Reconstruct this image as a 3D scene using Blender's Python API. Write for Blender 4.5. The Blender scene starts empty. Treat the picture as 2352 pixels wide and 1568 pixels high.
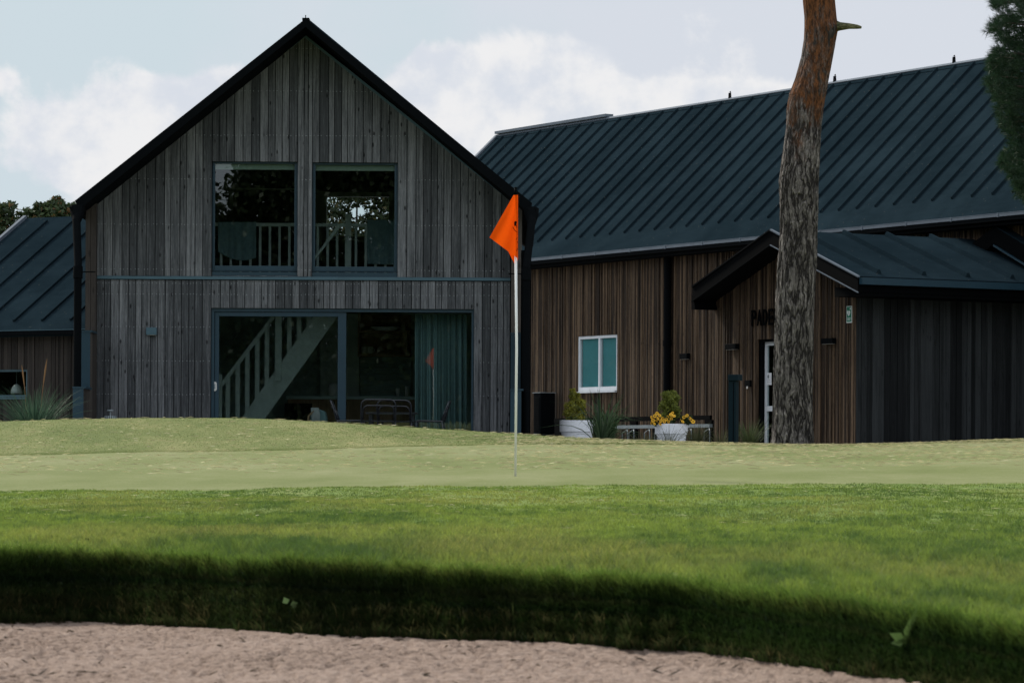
import bpy, bmesh, math, random
import numpy as np
from mathutils import Vector, Matrix, Quaternion
R = math.radians
C = bpy.context.scene
COL = C.collection
rng = random.Random(7)
nrng = np.random.default_rng(11)

# ------------------------------------------------------------------ camera
F = 8239.0                      # focal length in units of a 2352 px wide picture
CX, CY = 1176.0, 1080.0         # principal point: level camera, frame shifted upwards
ROLL = 0.005
cam_d = bpy.data.cameras.new('camera'); cam = bpy.data.objects.new('camera', cam_d)
COL.objects.link(cam)
cam_d.sensor_width = 36.0; cam_d.lens = F/2352*36.0
cam_d.shift_y = (CY-784)/2352.0
cam_d.clip_start = 0.5; cam_d.clip_end = 3000
cam.location = (0, 0, 0); cam.rotation_euler = (R(90), -ROLL, 0)
cam_d.dof.use_dof = True; cam_d.dof.focus_distance = 42.0; cam_d.dof.aperture_fstop = 12.0
C.camera = cam

# ------------------------------------------------------------------ light
SUN = Vector((-0.63*math.cos(R(38)), 0.777*math.cos(R(38)), math.sin(R(38)))).normalized()
sun_d = bpy.data.lights.new('sun', 'SUN'); sun = bpy.data.objects.new('sun', sun_d); COL.objects.link(sun)
sun_d.energy = 4.0; sun_d.angle = R(6.0); sun_d.color = (1.0, 0.93, 0.82)
sun.rotation_euler = SUN.to_track_quat('Z', 'Y').to_euler()
C.view_settings.view_transform = 'Standard'; C.view_settings.look = 'None'
C.view_settings.exposure = 0.0; C.view_settings.gamma = 1.0

# ------------------------------------------------------------------ node helper
class NT:
    def __init__(s, tree): s.t = tree; s.t.nodes.clear()
    def n(s, typ, **kw):
        nd = s.t.nodes.new(typ)
        for k, v in kw.items():
            if k == 'ins':
                for i, val in v.items():
                    if isinstance(val, bpy.types.NodeSocket): s.t.links.new(val, nd.inputs[i])
                    else: nd.inputs[i].default_value = val
            else: setattr(nd, k, v)
        return nd
    def math(s, op, a, b=0.0, c=None, clamp=False):
        ins = {0: a, 1: b}
        if c is not None: ins[2] = c
        return s.n('ShaderNodeMath', operation=op, use_clamp=clamp, ins=ins).outputs[0]
    def mix(s, fac, a, b, mode='MIX'):
        nd = s.n('ShaderNodeMix', data_type='RGBA', blend_type=mode)
        for i, v in ((0, fac), (6, a), (7, b)):
            if isinstance(v, bpy.types.NodeSocket): s.t.links.new(v, nd.inputs[i])
            else: nd.inputs[i].default_value = v if i == 0 else (tuple(v)+(1,))[:4]
        return nd.outputs[2]
    def ramp(s, fac, stops):
        nd = s.n('ShaderNodeValToRGB', ins={0: fac}); e = nd.color_ramp.elements
        while len(e) < len(stops): e.new(0.5)
        for el, (p, c) in zip(e, stops):
            el.position = p; el.color = (tuple(c)+(1,))[:4] if not isinstance(c, (int, float)) else (c, c, c, 1)
        return nd.outputs[0]
    def smooth(s, v, a, b):
        return s.n('ShaderNodeMapRange', interpolation_type='SMOOTHSTEP', ins={0: v, 1: a, 2: b, 3: 0.0, 4: 1.0}).outputs[0]
    def noise(s, vec, scale, detail=4, rough=0.55, dist=0.0):
        return s.n('ShaderNodeTexNoise', ins={'Vector': vec, 'Scale': scale, 'Detail': detail, 'Roughness': rough, 'Distortion': dist}).outputs[0]
    def scale(s, vec, sx, sy, sz):
        return s.n('ShaderNodeMapping', ins={0: vec, 3: (sx, sy, sz)}).outputs[0]

# ------------------------------------------------------------------ sky
W = bpy.data.worlds.new('World'); C.world = W; W.use_nodes = True
g = NT(W.node_tree)
tc = g.n('ShaderNodeTexCoord').outputs['Generated']
sep = g.n('ShaderNodeSeparateXYZ', ins={0: tc}).outputs
nish = g.n('ShaderNodeTexSky', sky_type='NISHITA', sun_disc=False)
nish.sun_elevation = R(38); nish.sun_rotation = math.atan2(-0.63, 0.777) % (2*math.pi); nish.altitude = 50
nish.air_density = 1.0; nish.dust_density = 1.5; nish.ozone_density = 1.0
ysafe = g.math('MAXIMUM', sep[1], 0.08)
u = g.math('DIVIDE', sep[0], ysafe); v = g.math('DIVIDE', sep[2], ysafe)
uv = g.n('ShaderNodeCombineXYZ', ins={0: u, 1: v}).outputs[0]
n1 = g.noise(uv, 26.0, 8, 0.58, 0.25)
n2 = g.noise(uv, 9.0, 5, 0.55)
def blob(px, py, rx, ry, w):
    du = g.math('MULTIPLY', g.math('SUBTRACT', u, (px-CX)/F), F/rx)
    dv = g.math('MULTIPLY', g.math('SUBTRACT', v, (CY-py)/F), F/ry)
    d2 = g.math('ADD', g.math('MULTIPLY', du, du), g.math('MULTIPLY', dv, dv))
    return g.math('MULTIPLY', g.math('POWER', 2.718, g.math('MULTIPLY', d2, -1.0)), w)
acc = None
for b in [(1050, 190, 120, 95, 1.0), (1190, 250, 210, 130, 1.1), (1330, 150, 150, 110, .55), (1500, 260, 300, 80, .8), (960, 260, 130, 80, .9),
          (430, 235, 190, 80, 1.0), (520, 190, 60, 45, .4), (180, 330, 230, 130, .8), (330, 390, 250, 90, .7), (0, 190, 70, 45, .5),
          (2000, 300, 500, 70, .45), (1660, 235, 210, 60, .55), (160, 40, 90, 30, .3), (-500, 200, 500, 150, .6), (2900, 250, 400, 150, .7)]:
    o_ = blob(*b); acc = o_ if acc is None else g.math('ADD', acc, o_)
dens = g.math('ADD', acc, g.math('MULTIPLY', g.math('SUBTRACT', n1, 0.5), 2.8))
cloud = g.smooth(dens, 0.36, 0.70)
veil = g.smooth(g.math('ADD', n2, g.math('MULTIPLY', u, 1.9)), 0.26, 0.60)
clear_c = g.mix(veil, (6.1, 7.05, 7.6), (6.75, 7.15, 7.85))
shade = g.noise(uv, 40.0, 6, 0.6)
white_c = g.mix(g.smooth(shade, 0.36, 0.60), (6.9, 7.3, 8.0), (8.6, 8.6, 8.7))
front = g.mix(cloud, clear_c, white_c)
# the rest of the dome: broken cloud, brightened to lift surfaces facing the camera
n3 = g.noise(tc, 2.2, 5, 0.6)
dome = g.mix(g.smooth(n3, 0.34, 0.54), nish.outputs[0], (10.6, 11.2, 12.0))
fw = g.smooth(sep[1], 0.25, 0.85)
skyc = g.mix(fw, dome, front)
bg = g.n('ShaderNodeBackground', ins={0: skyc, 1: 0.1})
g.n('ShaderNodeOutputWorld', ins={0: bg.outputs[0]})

# ------------------------------------------------------------------ coordinates
def ray(px, py):
    x, y = px-CX, py-CY
    return (x + y*ROLL)/F, -(y - x*ROLL)/F          # X/Y and Z/Y
def P(px, py, Y):
    a, b = ray(px, py); return Vector((a*Y, Y, b*Y))
class Fr:
    """vertical plane frame: u to the right along the wall, t out of the wall, z up"""
    def __init__(s, nx, ny, px, py, Y):
        l = math.hypot(nx, ny); s.n = Vector((nx/l, ny/l, 0)); s.u = Vector((-s.n.y, s.n.x, 0))
        p = P(px, py, Y); s.c = -(s.n.x*p.x + s.n.y*p.y)
    def at(s, px, py, t=0.0):
        a, b = ray(px, py); Y = (s.c - t)/(-(s.n.x*a + s.n.y))
        p = Vector((a*Y, Y, b*Y)); return p.dot(s.u), p.z
    def S(s, px, py, t=0.0): return s.at(px, py, t)[0]
    def Z(s, px, py, t=0.0): return s.at(px, py, t)[1]
    def pt(s, a, t, z): return s.u*a - s.n*(s.c - t) + Vector((0, 0, z))

# ------------------------------------------------------------------ mesh builder
def wloc(o):
    v_ = Vector((0, 0, 0))
    while o: v_ += o.location; o = o.parent
    return v_
class MB:
    def __init__(s): s.v = []; s.f = []; s.r = []; s.rnd = 0.5
    def poly(s, pts):
        i = len(s.v); s.v += [Vector(p) for p in pts]; s.f.append(tuple(range(i, i+len(pts)))); s.r.append(s.rnd); return s
    def prism(s, pts, vec):
        i = len(s.v); n = len(pts); vec = Vector(vec)
        s.v += [Vector(p) for p in pts] + [Vector(p)+vec for p in pts]
        s.f.append(tuple(range(i, i+n))[::-1]); s.f.append(tuple(range(i+n, i+2*n)))
        for k in range(n): s.f.append((i+k, i+(k+1) % n, i+n+(k+1) % n, i+n+k))
        s.r += [s.rnd]*(n+2); return s
    def obox(s, p, a, b, c):
        p, a, b, c = map(Vector, (p, a, b, c)); return s.prism([p, p+a, p+a+b, p+b], c)
    def box(s, x0, x1, y0, y1, z0, z1):
        return s.obox((x0, y0, z0), (x1-x0, 0, 0), (0, y1-y0, 0), (0, 0, z1-z0))
    def fbox(s, fr, s0, s1, t0, t1, z0, z1):
        return s.obox(fr.pt(s0, t0, z0), fr.u*(s1-s0), fr.n*(t1-t0), Vector((0, 0, z1-z0)))
    def fprism(s, fr, pts, t0, t1):
        return s.prism([fr.pt(a, t0, z) for a, z in pts], fr.n*(t1-t0))
    def tube(s, path, r, seg=8, cap=True):
        path = [Vector(p) for p in path]; n = len(path); i0 = len(s.v)
        rr = r if isinstance(r, (list, tuple)) else [r]*n
        nrm = None
        for k, p in enumerate(path):
            d = (path[min(k+1, n-1)] - path[max(k-1, 0)]).normalized()
            if nrm is None:
                nrm = d.orthogonal().normalized()
            else:
                nrm = (nrm - d*nrm.dot(d)).normalized()
            b = d.cross(nrm)
            for j in range(seg):
                a = 2*math.pi*j/seg; s.v.append(p + (nrm*math.cos(a) + b*math.sin(a))*rr[k])
        for k in range(n-1):
            for j in range(seg):
                a = i0+k*seg+j; b_ = i0+k*seg+(j+1) % seg
                s.f.append((a, b_, b_+seg, a+seg)); s.r.append(s.rnd)
        if cap:
            s.f.append(tuple(range(i0, i0+seg))[::-1]); s.f.append(tuple(range(i0+(n-1)*seg, i0+n*seg))); s.r += [s.rnd]*2
        return s
    def lathe(s, c, prof, seg=20):
        c = Vector(c); i0 = len(s.v)
        for r, z in prof:
            for j in range(seg):
                a = 2*math.pi*j/seg; s.v.append(c + Vector((r*math.cos(a), r*math.sin(a), z)))
        for k in range(len(prof)-1):
            for j in range(seg):
                a = i0+k*seg+j; b_ = i0+k*seg+(j+1) % seg
                s.f.append((a, b_, b_+seg, a+seg)); s.r.append(s.rnd)
        s.f.append(tuple(range(i0, i0+seg))[::-1]); n = len(prof)
        s.f.append(tuple(range(i0+(n-1)*seg, i0+n*seg))); s.r += [s.rnd]*2
        return s
    def build(s, name, mat, parent=None, smooth=False, bevel=0.0, recalc=True):
        me = bpy.data.meshes.new(name); off = wloc(parent) if parent else Vector((0, 0, 0))
        me.from_pydata([tuple(p-off) for p in s.v], [], s.f); me.update()
        at = me.attributes.new('rnd', 'FLOAT', 'FACE'); at.data.foreach_set('value', s.r)
        if recalc:
            bm = bmesh.new(); bm.from_mesh(me); bmesh.ops.recalc_face_normals(bm, faces=bm.faces); bm.to_mesh(me); bm.free()
        if smooth: me.polygons.foreach_set('use_smooth', [True]*len(me.polygons))
        me.materials.append(mat)
        o = bpy.data.objects.new(name, me); COL.objects.link(o)
        if parent: o.parent = parent
        if bevel:
            m = o.modifiers.new('b', 'BEVEL'); m.width = bevel; m.segments = 2; m.limit_method = 'ANGLE'
        return o
def tag(o, label=None, cat=None, group=None, kind=None):
    if label: o['label'] = label
    if cat: o['category'] = cat
    if group: o['group'] = group
    if kind: o['kind'] = kind
    return o
def thing(name, label, cat, loc=(0, 0, 0), group=None, rz=0.0):
    o = bpy.data.objects.new(name, None); COL.objects.link(o); o.location = loc; o.rotation_euler = (0, 0, rz)
    o.empty_display_size = 0.2
    return tag(o, label, cat, group)
def np_mesh(name, mat, verts, nper, faces_local, colors=None, parent=None, smooth=False):
    """many small identical pieces: verts (n, nper, 3), faces_local list of index tuples"""
    n = len(verts); off = np.array(wloc(parent)) if parent else 0.0
    me = bpy.data.meshes.new(name)
    me.vertices.add(n*nper); me.vertices.foreach_set('co', (verts.reshape(-1, 3) - off).astype(np.float32).ravel())
    base = (np.arange(n)*nper)[:, None]
    loops = np.concatenate([base + np.array(f)[None, :] for f in faces_local], axis=1).ravel().astype(np.int32)
    sizes = np.tile(np.array([len(f) for f in faces_local], np.int32), n)
    starts = np.concatenate([[0], np.cumsum(sizes)[:-1]]).astype(np.int32)
    me.loops.add(len(loops)); me.loops.foreach_set('vertex_index', loops)
    me.polygons.add(len(sizes)); me.polygons.foreach_set('loop_start', starts)
    me.update(calc_edges=True)
    if colors is not None:
        at = me.attributes.new('col', 'FLOAT_COLOR', 'POINT')
        c4 = np.ones((n, nper, 4), np.float32); c4[:, :, :3] = colors[:, None, :] if colors.ndim == 2 else colors
        at.data.foreach_set('color', c4.ravel())
    if smooth: me.polygons.foreach_set('use_smooth', np.ones(len(sizes), bool))
    me.materials.append(mat)
    o = bpy.data.objects.new(name, me); COL.objects.link(o)
    if parent: o.parent = parent
    return o
def copy_tree(o, parent=None):
    c = o.copy(); COL.objects.link(c)
    if parent: c.parent = parent
    for ch in list(o.children): copy_tree(ch, c)
    return c

# ------------------------------------------------------------------ materials
def new_mat(name):
    m = bpy.data.materials.new(name); m.use_nodes = True; return m, NT(m.node_tree)
def finish(g, color, rough=0.7, metal=0.0, bump=None, bump_d=0.01, spec=0.3):
    ins = {'Base Color': color if isinstance(color, bpy.types.NodeSocket) else (tuple(color)+(1,))[:4], 'Roughness': rough, 'Metallic': metal, 'Specular IOR Level': spec}
    if bump is not None:
        ins['Normal'] = g.n('ShaderNodeBump', ins={'Height': bump, 'Distance': bump_d, 'Strength': 1.0}).outputs[0]
    p = g.n('ShaderNodeBsdfPrincipled', ins=ins)
    g.n('ShaderNodeOutputMaterial', ins={0: p.outputs[0]})
def plain(name, color, rough=0.5, metal=0.0, var=0.12, nscale=6.0, spec=0.4, bump=0.0):
    m, g = new_mat(name); o = g.n('ShaderNodeTexCoord').outputs['Object']
    n = g.noise(o, nscale, 5, 0.6)
    f = g.n('ShaderNodeMapRange', ins={0: n, 1: 0.3, 2: 0.7, 3: 1-var, 4: 1+var}).outputs[0]
    c = g.mix(1.0, color, g.n('ShaderNodeCombineColor', ins={0: f, 1: f, 2: f}).outputs[0], 'MULTIPLY')
    finish(g, c, rough, metal, g.noise(o, nscale*15, 3) if bump else None, bump or 0.01, spec)
    return m
def wood(name, dark, light, knot=0.5, kscale=(7.0, 2.0), tint=None, var=1.0, rough=0.75):
    """weathered boards; the face attribute rnd gives every board its own tone and grain"""
    m, g = new_mat(name)
    o = g.n('ShaderNodeTexCoord').outputs['Object']
    r = g.n('ShaderNodeAttribute', attribute_name='rnd').outputs['Fac']
    offv = g.n('ShaderNodeCombineXYZ', ins={0: g.math('MULTIPLY', r, 83.0), 1: g.math('MULTIPLY', r, 47.0), 2: g.math('MULTIPLY', r, 131.0)}).outputs[0]
    p = g.n('ShaderNodeVectorMath', operation='ADD', ins={0: o, 1: offv}).outputs[0]
    grain = g.noise(g.scale(p, 38, 38, 1.1), 1.0, 6, 0.65, 0.6)
    broad = g.noise(g.scale(p, 6, 6, 0.5), 1.0, 4, 0.6)
    fine = g.noise(g.scale(p, 150, 150, 10), 1.0, 3, 0.6)
    tone = g.math('ADD', g.math('MULTIPLY', r, 0.45*var), g.math('ADD', g.math('MULTIPLY', grain, 0.75), g.math('MULTIPLY', broad, 0.35)))
    tone = g.math('ADD', tone, g.math('MULTIPLY', g.math('SUBTRACT', fine, 0.5), 0.35))
    c = g.mix(g.smooth(tone, 0.50, 1.22), dark, light)
    if tint:
        c = g.mix(g.math('MULTIPLY', g.smooth(g.noise(g.scale(p, 2, 2, 0.25), 1.0, 3), 0.45, 0.7), 0.6), c, tint)
    v_ = g.n('ShaderNodeTexVoronoi', ins={'Vector': g.scale(p, kscale[0], kscale[0], kscale[1]), 'Scale': 1.0}).outputs['Distance']
    kn = g.math('SUBTRACT', 1.0, g.smooth(v_, 0.06, 0.18))
    c = g.mix(g.math('MULTIPLY', kn, knot), c, tuple(x*0.18 for x in dark))
    w_ = g.noise(o, 0.5, 4, 0.6)
    f = g.n('ShaderNodeMapRange', ins={0: w_, 1: 0.3, 2: 0.7, 3: 0.8, 4: 1.15}).outputs[0]
    c = g.mix(1.0, c, g.n('ShaderNodeCombineColor', ins={0: f, 1: f, 2: f}).outputs[0], 'MULTIPLY')
    finish(g, c, rough, 0, g.math('ADD', grain, g.math('MULTIPLY', fine, 0.4)), 0.003, 0.2)
    return m
M = {}
M['wood_grey'] = wood('weathered_grey_boards', (0.040, 0.0445, 0.049), (0.315, 0.33, 0.348), 0.9, (8.0, 3.2), var=0.5)
M['wood_corner'] = wood('brown_grey_boards', (0.035, 0.030, 0.027), (0.10, 0.088, 0.078), 0.7)
M['wood_brown'] = wood('brown_batten_cladding', (0.018, 0.0115, 0.008), (0.30, 0.202, 0.124), 0.6, (11.0, 3.5), var=0.6)
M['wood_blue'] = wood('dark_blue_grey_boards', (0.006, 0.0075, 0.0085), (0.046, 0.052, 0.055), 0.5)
M['wood_annex'] = wood('grey_brown_boards', (0.014, 0.012, 0.011), (0.060, 0.051, 0.045), 0.5)
M['wood_inside'] = wood('stained_kitchen_wood', (0.16, 0.095, 0.055), (0.38, 0.24, 0.145), 0.2)
def felt(name, c0, c1):
    m, g = new_mat(name); o = g.n('ShaderNodeTexCoord').outputs['Object']
    a = g.noise(o, 90.0, 3, 0.7); b = g.noise(o, 0.7, 5, 0.6); st = g.noise(g.scale(o, 1, 1, 6), 2.5, 4, 0.6)
    f = g.math('ADD', g.math('MULTIPLY', a, 0.5), g.math('ADD', g.math('MULTIPLY', b, 0.35), g.math('MULTIPLY', st, 0.25)))
    c = g.mix(g.smooth(f, 0.38, 0.72), c0, c1)
    sp = g.n('ShaderNodeTexVoronoi', ins={'Vector': o, 'Scale': 7.0}).outputs['Distance']
    c = g.mix(g.math('SUBTRACT', 1.0, g.smooth(sp, 0.03, 0.08)), c, (0.13, 0.13, 0.11))
    dd = g.smooth(g.noise(o, 0.35, 6, 0.7), 0.42, 0.68)
    c = g.mix(g.math('MULTIPLY', dd, 0.22), c, tuple(q*1.7 for q in c1))
    finish(g, c, 1.0, 0, a, 0.004, 0.0)
    return m
M['felt'] = felt('slate_roof_felt', (0.0078, 0.0150, 0.0202), (0.0138, 0.0245, 0.0318))
M['black'] = plain('black_metal', (0.003, 0.004, 0.005), 0.7, spec=0.03)
M['black_matt'] = plain('black_soffit', (0.002, 0.0025, 0.003), 0.9, spec=0.04)
M['teal'] = plain('blue_grey_sheet_metal', (0.009, 0.036, 0.056), 0.5, 0.0, 0.10, 3.0)
M['teal_light'] = plain('light_blue_grey_sheet_metal', (0.05, 0.105, 0.135), 0.5, 0.0, 0.08, 3.0)
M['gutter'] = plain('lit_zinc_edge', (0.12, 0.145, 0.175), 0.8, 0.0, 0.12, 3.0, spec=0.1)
M['white'] = plain('white_painted_metal', (0.70, 0.74, 0.79), 0.4, 0, 0.04)
M['pole'] = plain('white_fibreglass', (0.90, 0.91, 0.94), 0.35, 0, 0.02)
M['sage'] = plain('pale_sage_paint', (0.34, 0.39, 0.365), 0.6, 0, 0.1)
M['inside_wall'] = plain('dark_green_wall', (0.22, 0.29, 0.275), 0.8, 0, 0.2, 1.5)
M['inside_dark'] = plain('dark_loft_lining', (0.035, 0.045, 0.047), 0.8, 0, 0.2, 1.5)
M['blind'] = plain('olive_grey_blind', (0.16, 0.20, 0.17), 0.8, 0, 0.05)
M['towel'] = plain('dark_teal_towel', (0.12, 0.19, 0.20), 0.95, 0, 0.15, 25, bump=0.003)
M['curtain'] = plain('teal_curtain', (0.10, 0.165, 0.17), 0.9, 0, 0.12, 20)
M['tealblind'] = plain('teal_window_blind', (0.095, 0.29, 0.32), 0.8, 0, 0.06, 3)
M['ceramic'] = plain('white_ceramic', (0.6, 0.6, 0.58), 0.3, 0, 0.03)
M['silver'] = plain('galvanised_steel', (0.22, 0.26, 0.28), 0.5, 0.2, 0.15, 8)
M['concrete'] = plain('concrete', (0.22, 0.22, 0.21), 0.9, 0, 0.15, 10)
M['bollard'] = plain('blue_black_powder_coat', (0.005, 0.015, 0.022), 0.6, 0, 0.08, spec=0.08)
M['pot'] = plain('white_plastic_pot', (0.80, 0.82, 0.87), 0.5, 0, 0.04, 4)
M['soil'] = plain('soil', (0.05, 0.03, 0.02), 0.95, 0, 0.4, 20)
M['sheep'] = plain('white_fleece', (0.6, 0.62, 0.6), 0.95, 0, 0.2, 40)
M['screw'] = plain('steel_screw_heads', (0.30, 0.33, 0.35), 0.5, 0.0, 0.1)
M['chair'] = plain('black_lacquered_tube', (0.010, 0.014, 0.020), 0.22, 0, 0.05, 6, 0.6)
M['sign_green'] = plain('green_sign', (0.0, 0.16, 0.09), 0.4, 0, 0.03)
M['sign_white'] = plain('white_sign_ink', (0.75, 0.78, 0.78), 0.5, 0, 0.03)
M['paper'] = plain('white_paper', (0.75, 0.77, 0.8), 0.8, 0, 0.03)
M['grey_ink'] = plain('grey_ink', (0.12, 0.16, 0.18), 0.8, 0, 0.03)
M['tile'] = plain('dark_teal_tiles', (0.07, 0.14, 0.145), 0.3, 0, 0.2, 8)
M['counter'] = plain('pale_counter_top', (0.34, 0.42, 0.40), 0.5, 0, 0.05)
def glass(name, tint, refl):
    m, g = new_mat(name)
    ge = g.n('ShaderNodeNewGeometry').outputs
    cs = g.math('ABSOLUTE', g.n('ShaderNodeVectorMath', operation='DOT_PRODUCT', ins={0: ge['Normal'], 1: ge['Incoming']}).outputs['Value'])
    f = g.math('MULTIPLY', g.math('ADD', 0.04, g.math('MULTIPLY', g.math('POWER', g.math('SUBTRACT', 1.0, cs), 5.0), 0.96)), refl, clamp=True)
    t = g.n('ShaderNodeBsdfTransparent', ins={0: (tint+(1,))}).outputs[0]
    gl = g.n('ShaderNodeBsdfGlossy', ins={0: (0.9, 0.97, 1.0, 1), 1: 0.0}).outputs[0]
    mx = g.n('ShaderNodeMixShader', ins={0: f, 1: t, 2: gl}).outputs[0]
    g.n('ShaderNodeOutputMaterial', ins={0: mx})
    return m
M['glass'] = glass('window_glass', (0.78, 0.88, 0.87), 2.0)
def foliage(name, mult=1.0, trans=0.35, rough=0.6):
    m, g = new_mat(name)
    c = g.n('ShaderNodeAttribute', attribute_name='col').outputs['Color']
    d = g.n('ShaderNodeBsdfDiffuse', ins={0: c}).outputs[0]
    t = g.n('ShaderNodeBsdfTranslucent', ins={0: c}).outputs[0]
    gl = g.n('ShaderNodeBsdfGlossy', ins={0: (0.5, 0.55, 0.5, 1), 1: 0.45}).outputs[0]
    mx = g.n('ShaderNodeMixShader', ins={0: trans, 1: d, 2: t}).outputs[0]
    mx = g.n('ShaderNodeMixShader', ins={0: 0.04, 1: mx, 2: gl}).outputs[0]
    g.n('ShaderNodeOutputMaterial', ins={0: mx})
    return m
M['straw'] = foliage('straw', trans=0.62); M['leaf'] = foliage('leaves'); M['blade'] = foliage('grass_blades', trans=0.45)
# ------------------------------------------------------------------ ground
def vnoise(x, y, seed=0):
    x = np.asarray(x, float); y = np.asarray(y, float)
    xi = np.floor(x).astype(np.int64); yi = np.floor(y).astype(np.int64); xf = x-xi; yf = y-yi
    xf = xf*xf*(3-2*xf); yf = yf*yf*(3-2*yf)
    def h(a, b):
        n = (a*374761393 + b*668265263 + seed*1442695041) & 0x7fffffff
        n = ((n ^ (n >> 13))*1274126177) & 0x7fffffff
        return ((n ^ (n >> 16)) & 0xffff)/65535.0
    return (h(xi, yi)*(1-xf) + h(xi+1, yi)*xf)*(1-yf) + (h(xi, yi+1)*(1-xf) + h(xi+1, yi+1)*xf)*yf
def fbm(x, y, seed=0, o=4):
    s = 0; a = 0.5; t = 0
    for k in range(o):
        s = s + a*vnoise(x*2**k, y*2**k, seed+k); t += a; a *= 0.5
    return s/t
XS = [-900, -400, 0, 150, 300, 450, 600, 850, 1150, 1500, 1650, 1800, 1950, 2100, 2352, 2750, 3250]
LIP = [1440, 1436, 1430, 1425, 1432, 1440, 1457, 1462, 1472, 1490, 1500, 1520, 1545, 1568, 1605, 1660, 1700]
BXS = [-900, 0, 300, 500, 700, 900, 1100, 1300, 1500, 1700, 1900, 2050, 2200, 2352, 2750, 3250]
BROW = [1285, 1296, 1300, 1315, 1325, 1330, 1345, 1355, 1365, 1392, 1412, 1438, 1458, 1490, 1520, 1540]
GXS = [-900, 0, 600, 1200, 1800, 2352, 3250]; GFP = [1134, 1128, 1122, 1116, 1113, 1110, 1108]
CXS = [-900, 0, 600, 1170, 1300, 1500, 1850, 2352, 3250]; COLP = [1060, 1045, 1033, 1021, 1019, 1021, 1026, 1014, 1000]
COLY = [42, 42, 42, 42.5, 44, 46, 47, 47, 47]
RXS = [-900, -300, 0, 60, 300, 450, 600, 760, 900, 1087, 1200, 1300, 1500, 1700, 1850, 2000, 2200, 2352, 2700, 3250]
CRP = [990, 976, 968, 965, 960, 959, 961, 970, 978, 990, 998, 1003, 1012, 1018, 1021, 1020, 1013, 1008, 1002, 1000]
ZBASE = 0.30
def ipx(px, xs, ys):
    """smoothly interpolated picture row at a picture column"""
    s = 0
    for d in (-70, -35, 0, 35, 70): s = s + np.interp(px+d, xs, ys)
    return s/5
def zpx(px, py, Y): return -((py-CY) - (px-CX)*ROLL)/F*Y
def apx(px, py): return ((px-CX) + (py-CY)*ROLL)/F
def controls(px):
    lip = ipx(px, XS, LIP) + 2.5*(fbm(px/130, px*0, 3)-0.5)*2; brow = ipx(px, BXS, BROW) + 3*(fbm(px/140, px*0+4, 5)-0.5)*2
    zl = -0.61 + 0*px
    yl = 0.61*F/((lip-CY) - (px-CX)*ROLL)
    gfp = ipx(px, GXS, GFP) + 4*(fbm(px/160, px*0+9, 8, 3)-0.5); colp = ipx(px, CXS, COLP); coly = ipx(px, CXS, COLY); crp = ipx(px, RXS, CRP)
    yb = yl + 0.15; zb = zpx(px, brow, yb); h = zb - zl
    yg = 27 + 0*px; zg = zpx(px, gfp, yg)
    yc = 48.5 + 0*px; zc = zpx(px, crp, yc)
    y0 = 30.0; z0 = zpx(px, gfp-23, y0)
    ym = 36.5; zm = zpx(px, gfp*0.42+colp*0.58-4, ym)
    zcol = zpx(px, colp, coly)
    Ys = [2+0*px, yl-4, yl-0.6, yl, yl+0.03, yl+0.085, yb, yb+0.10, yb+0.25, yb+0.50, yb+0.48*(yg-yb), yg, yg+0.03, y0+0*px, ym+0*px, coly, coly+0.02, yc-1.4, yc-0.4, yc+0.3, yc+1.5, 54+0*px, 57+0*px, 62+0*px, 400+0*px]
    zt = zb + 0.088; zmid = zt + 0.50*(zg-zt)
    Zs = [zl-0.30, zl-0.11, zl-0.012, zl, zl+0.30*h, zl+0.70*h, zb, zb+0.037, zb+0.064, zt, zmid, zg, zg-0.012, z0, zm, zcol, zcol+0.014, zc-0.055-0.10*np.clip(zc-0.4, 0, 1), zc-0.008, zc-0.002, zc-0.06, np.minimum(zc-0.12, 0.42), ZBASE+0*px, ZBASE+0*px, ZBASE+0*px]
    return np.stack(Ys, -1), np.stack(Zs, -1)
K_LIP, K_GF, K_COL = 3, 11, 15
def gz(px, Y):
    """terrain height under picture column px at depth Y (arrays)"""
    Ys, Zs = controls(px); z = np.zeros_like(Y)
    for k in range(Ys.shape[-1]-1):
        a, b = Ys[..., k], Ys[..., k+1]; m = (Y >= a) & (Y <= b)
        f = np.clip((Y-a)/np.maximum(b-a, 1e-6), 0, 1)
        z = np.where(m, Zs[..., k]*(1-f) + Zs[..., k+1]*f, z)
    return z + und(px, Y)
def und(px, Y):
    x = (px-CX)/F*Y
    n = (fbm(x*0.9, Y*0.45, 21, 3)-0.5)*2
    w = np.interp(Y, [14, 15.5, 18, 25, 27, 34, 44, 60], [0.0, .01, .034, .030, .014, .020, .014, 0])
    return n*w
def px_at(x, Y): return CX + x/Y*F
def ground_z(x, Y):
    return float(gz(np.array([px_at(x, Y)]), np.array([float(Y)]))[0])
PXC = np.concatenate([np.linspace(-900, -60, 22), np.linspace(-40, 2400, 380), np.linspace(2440, 3250, 22)])
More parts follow.
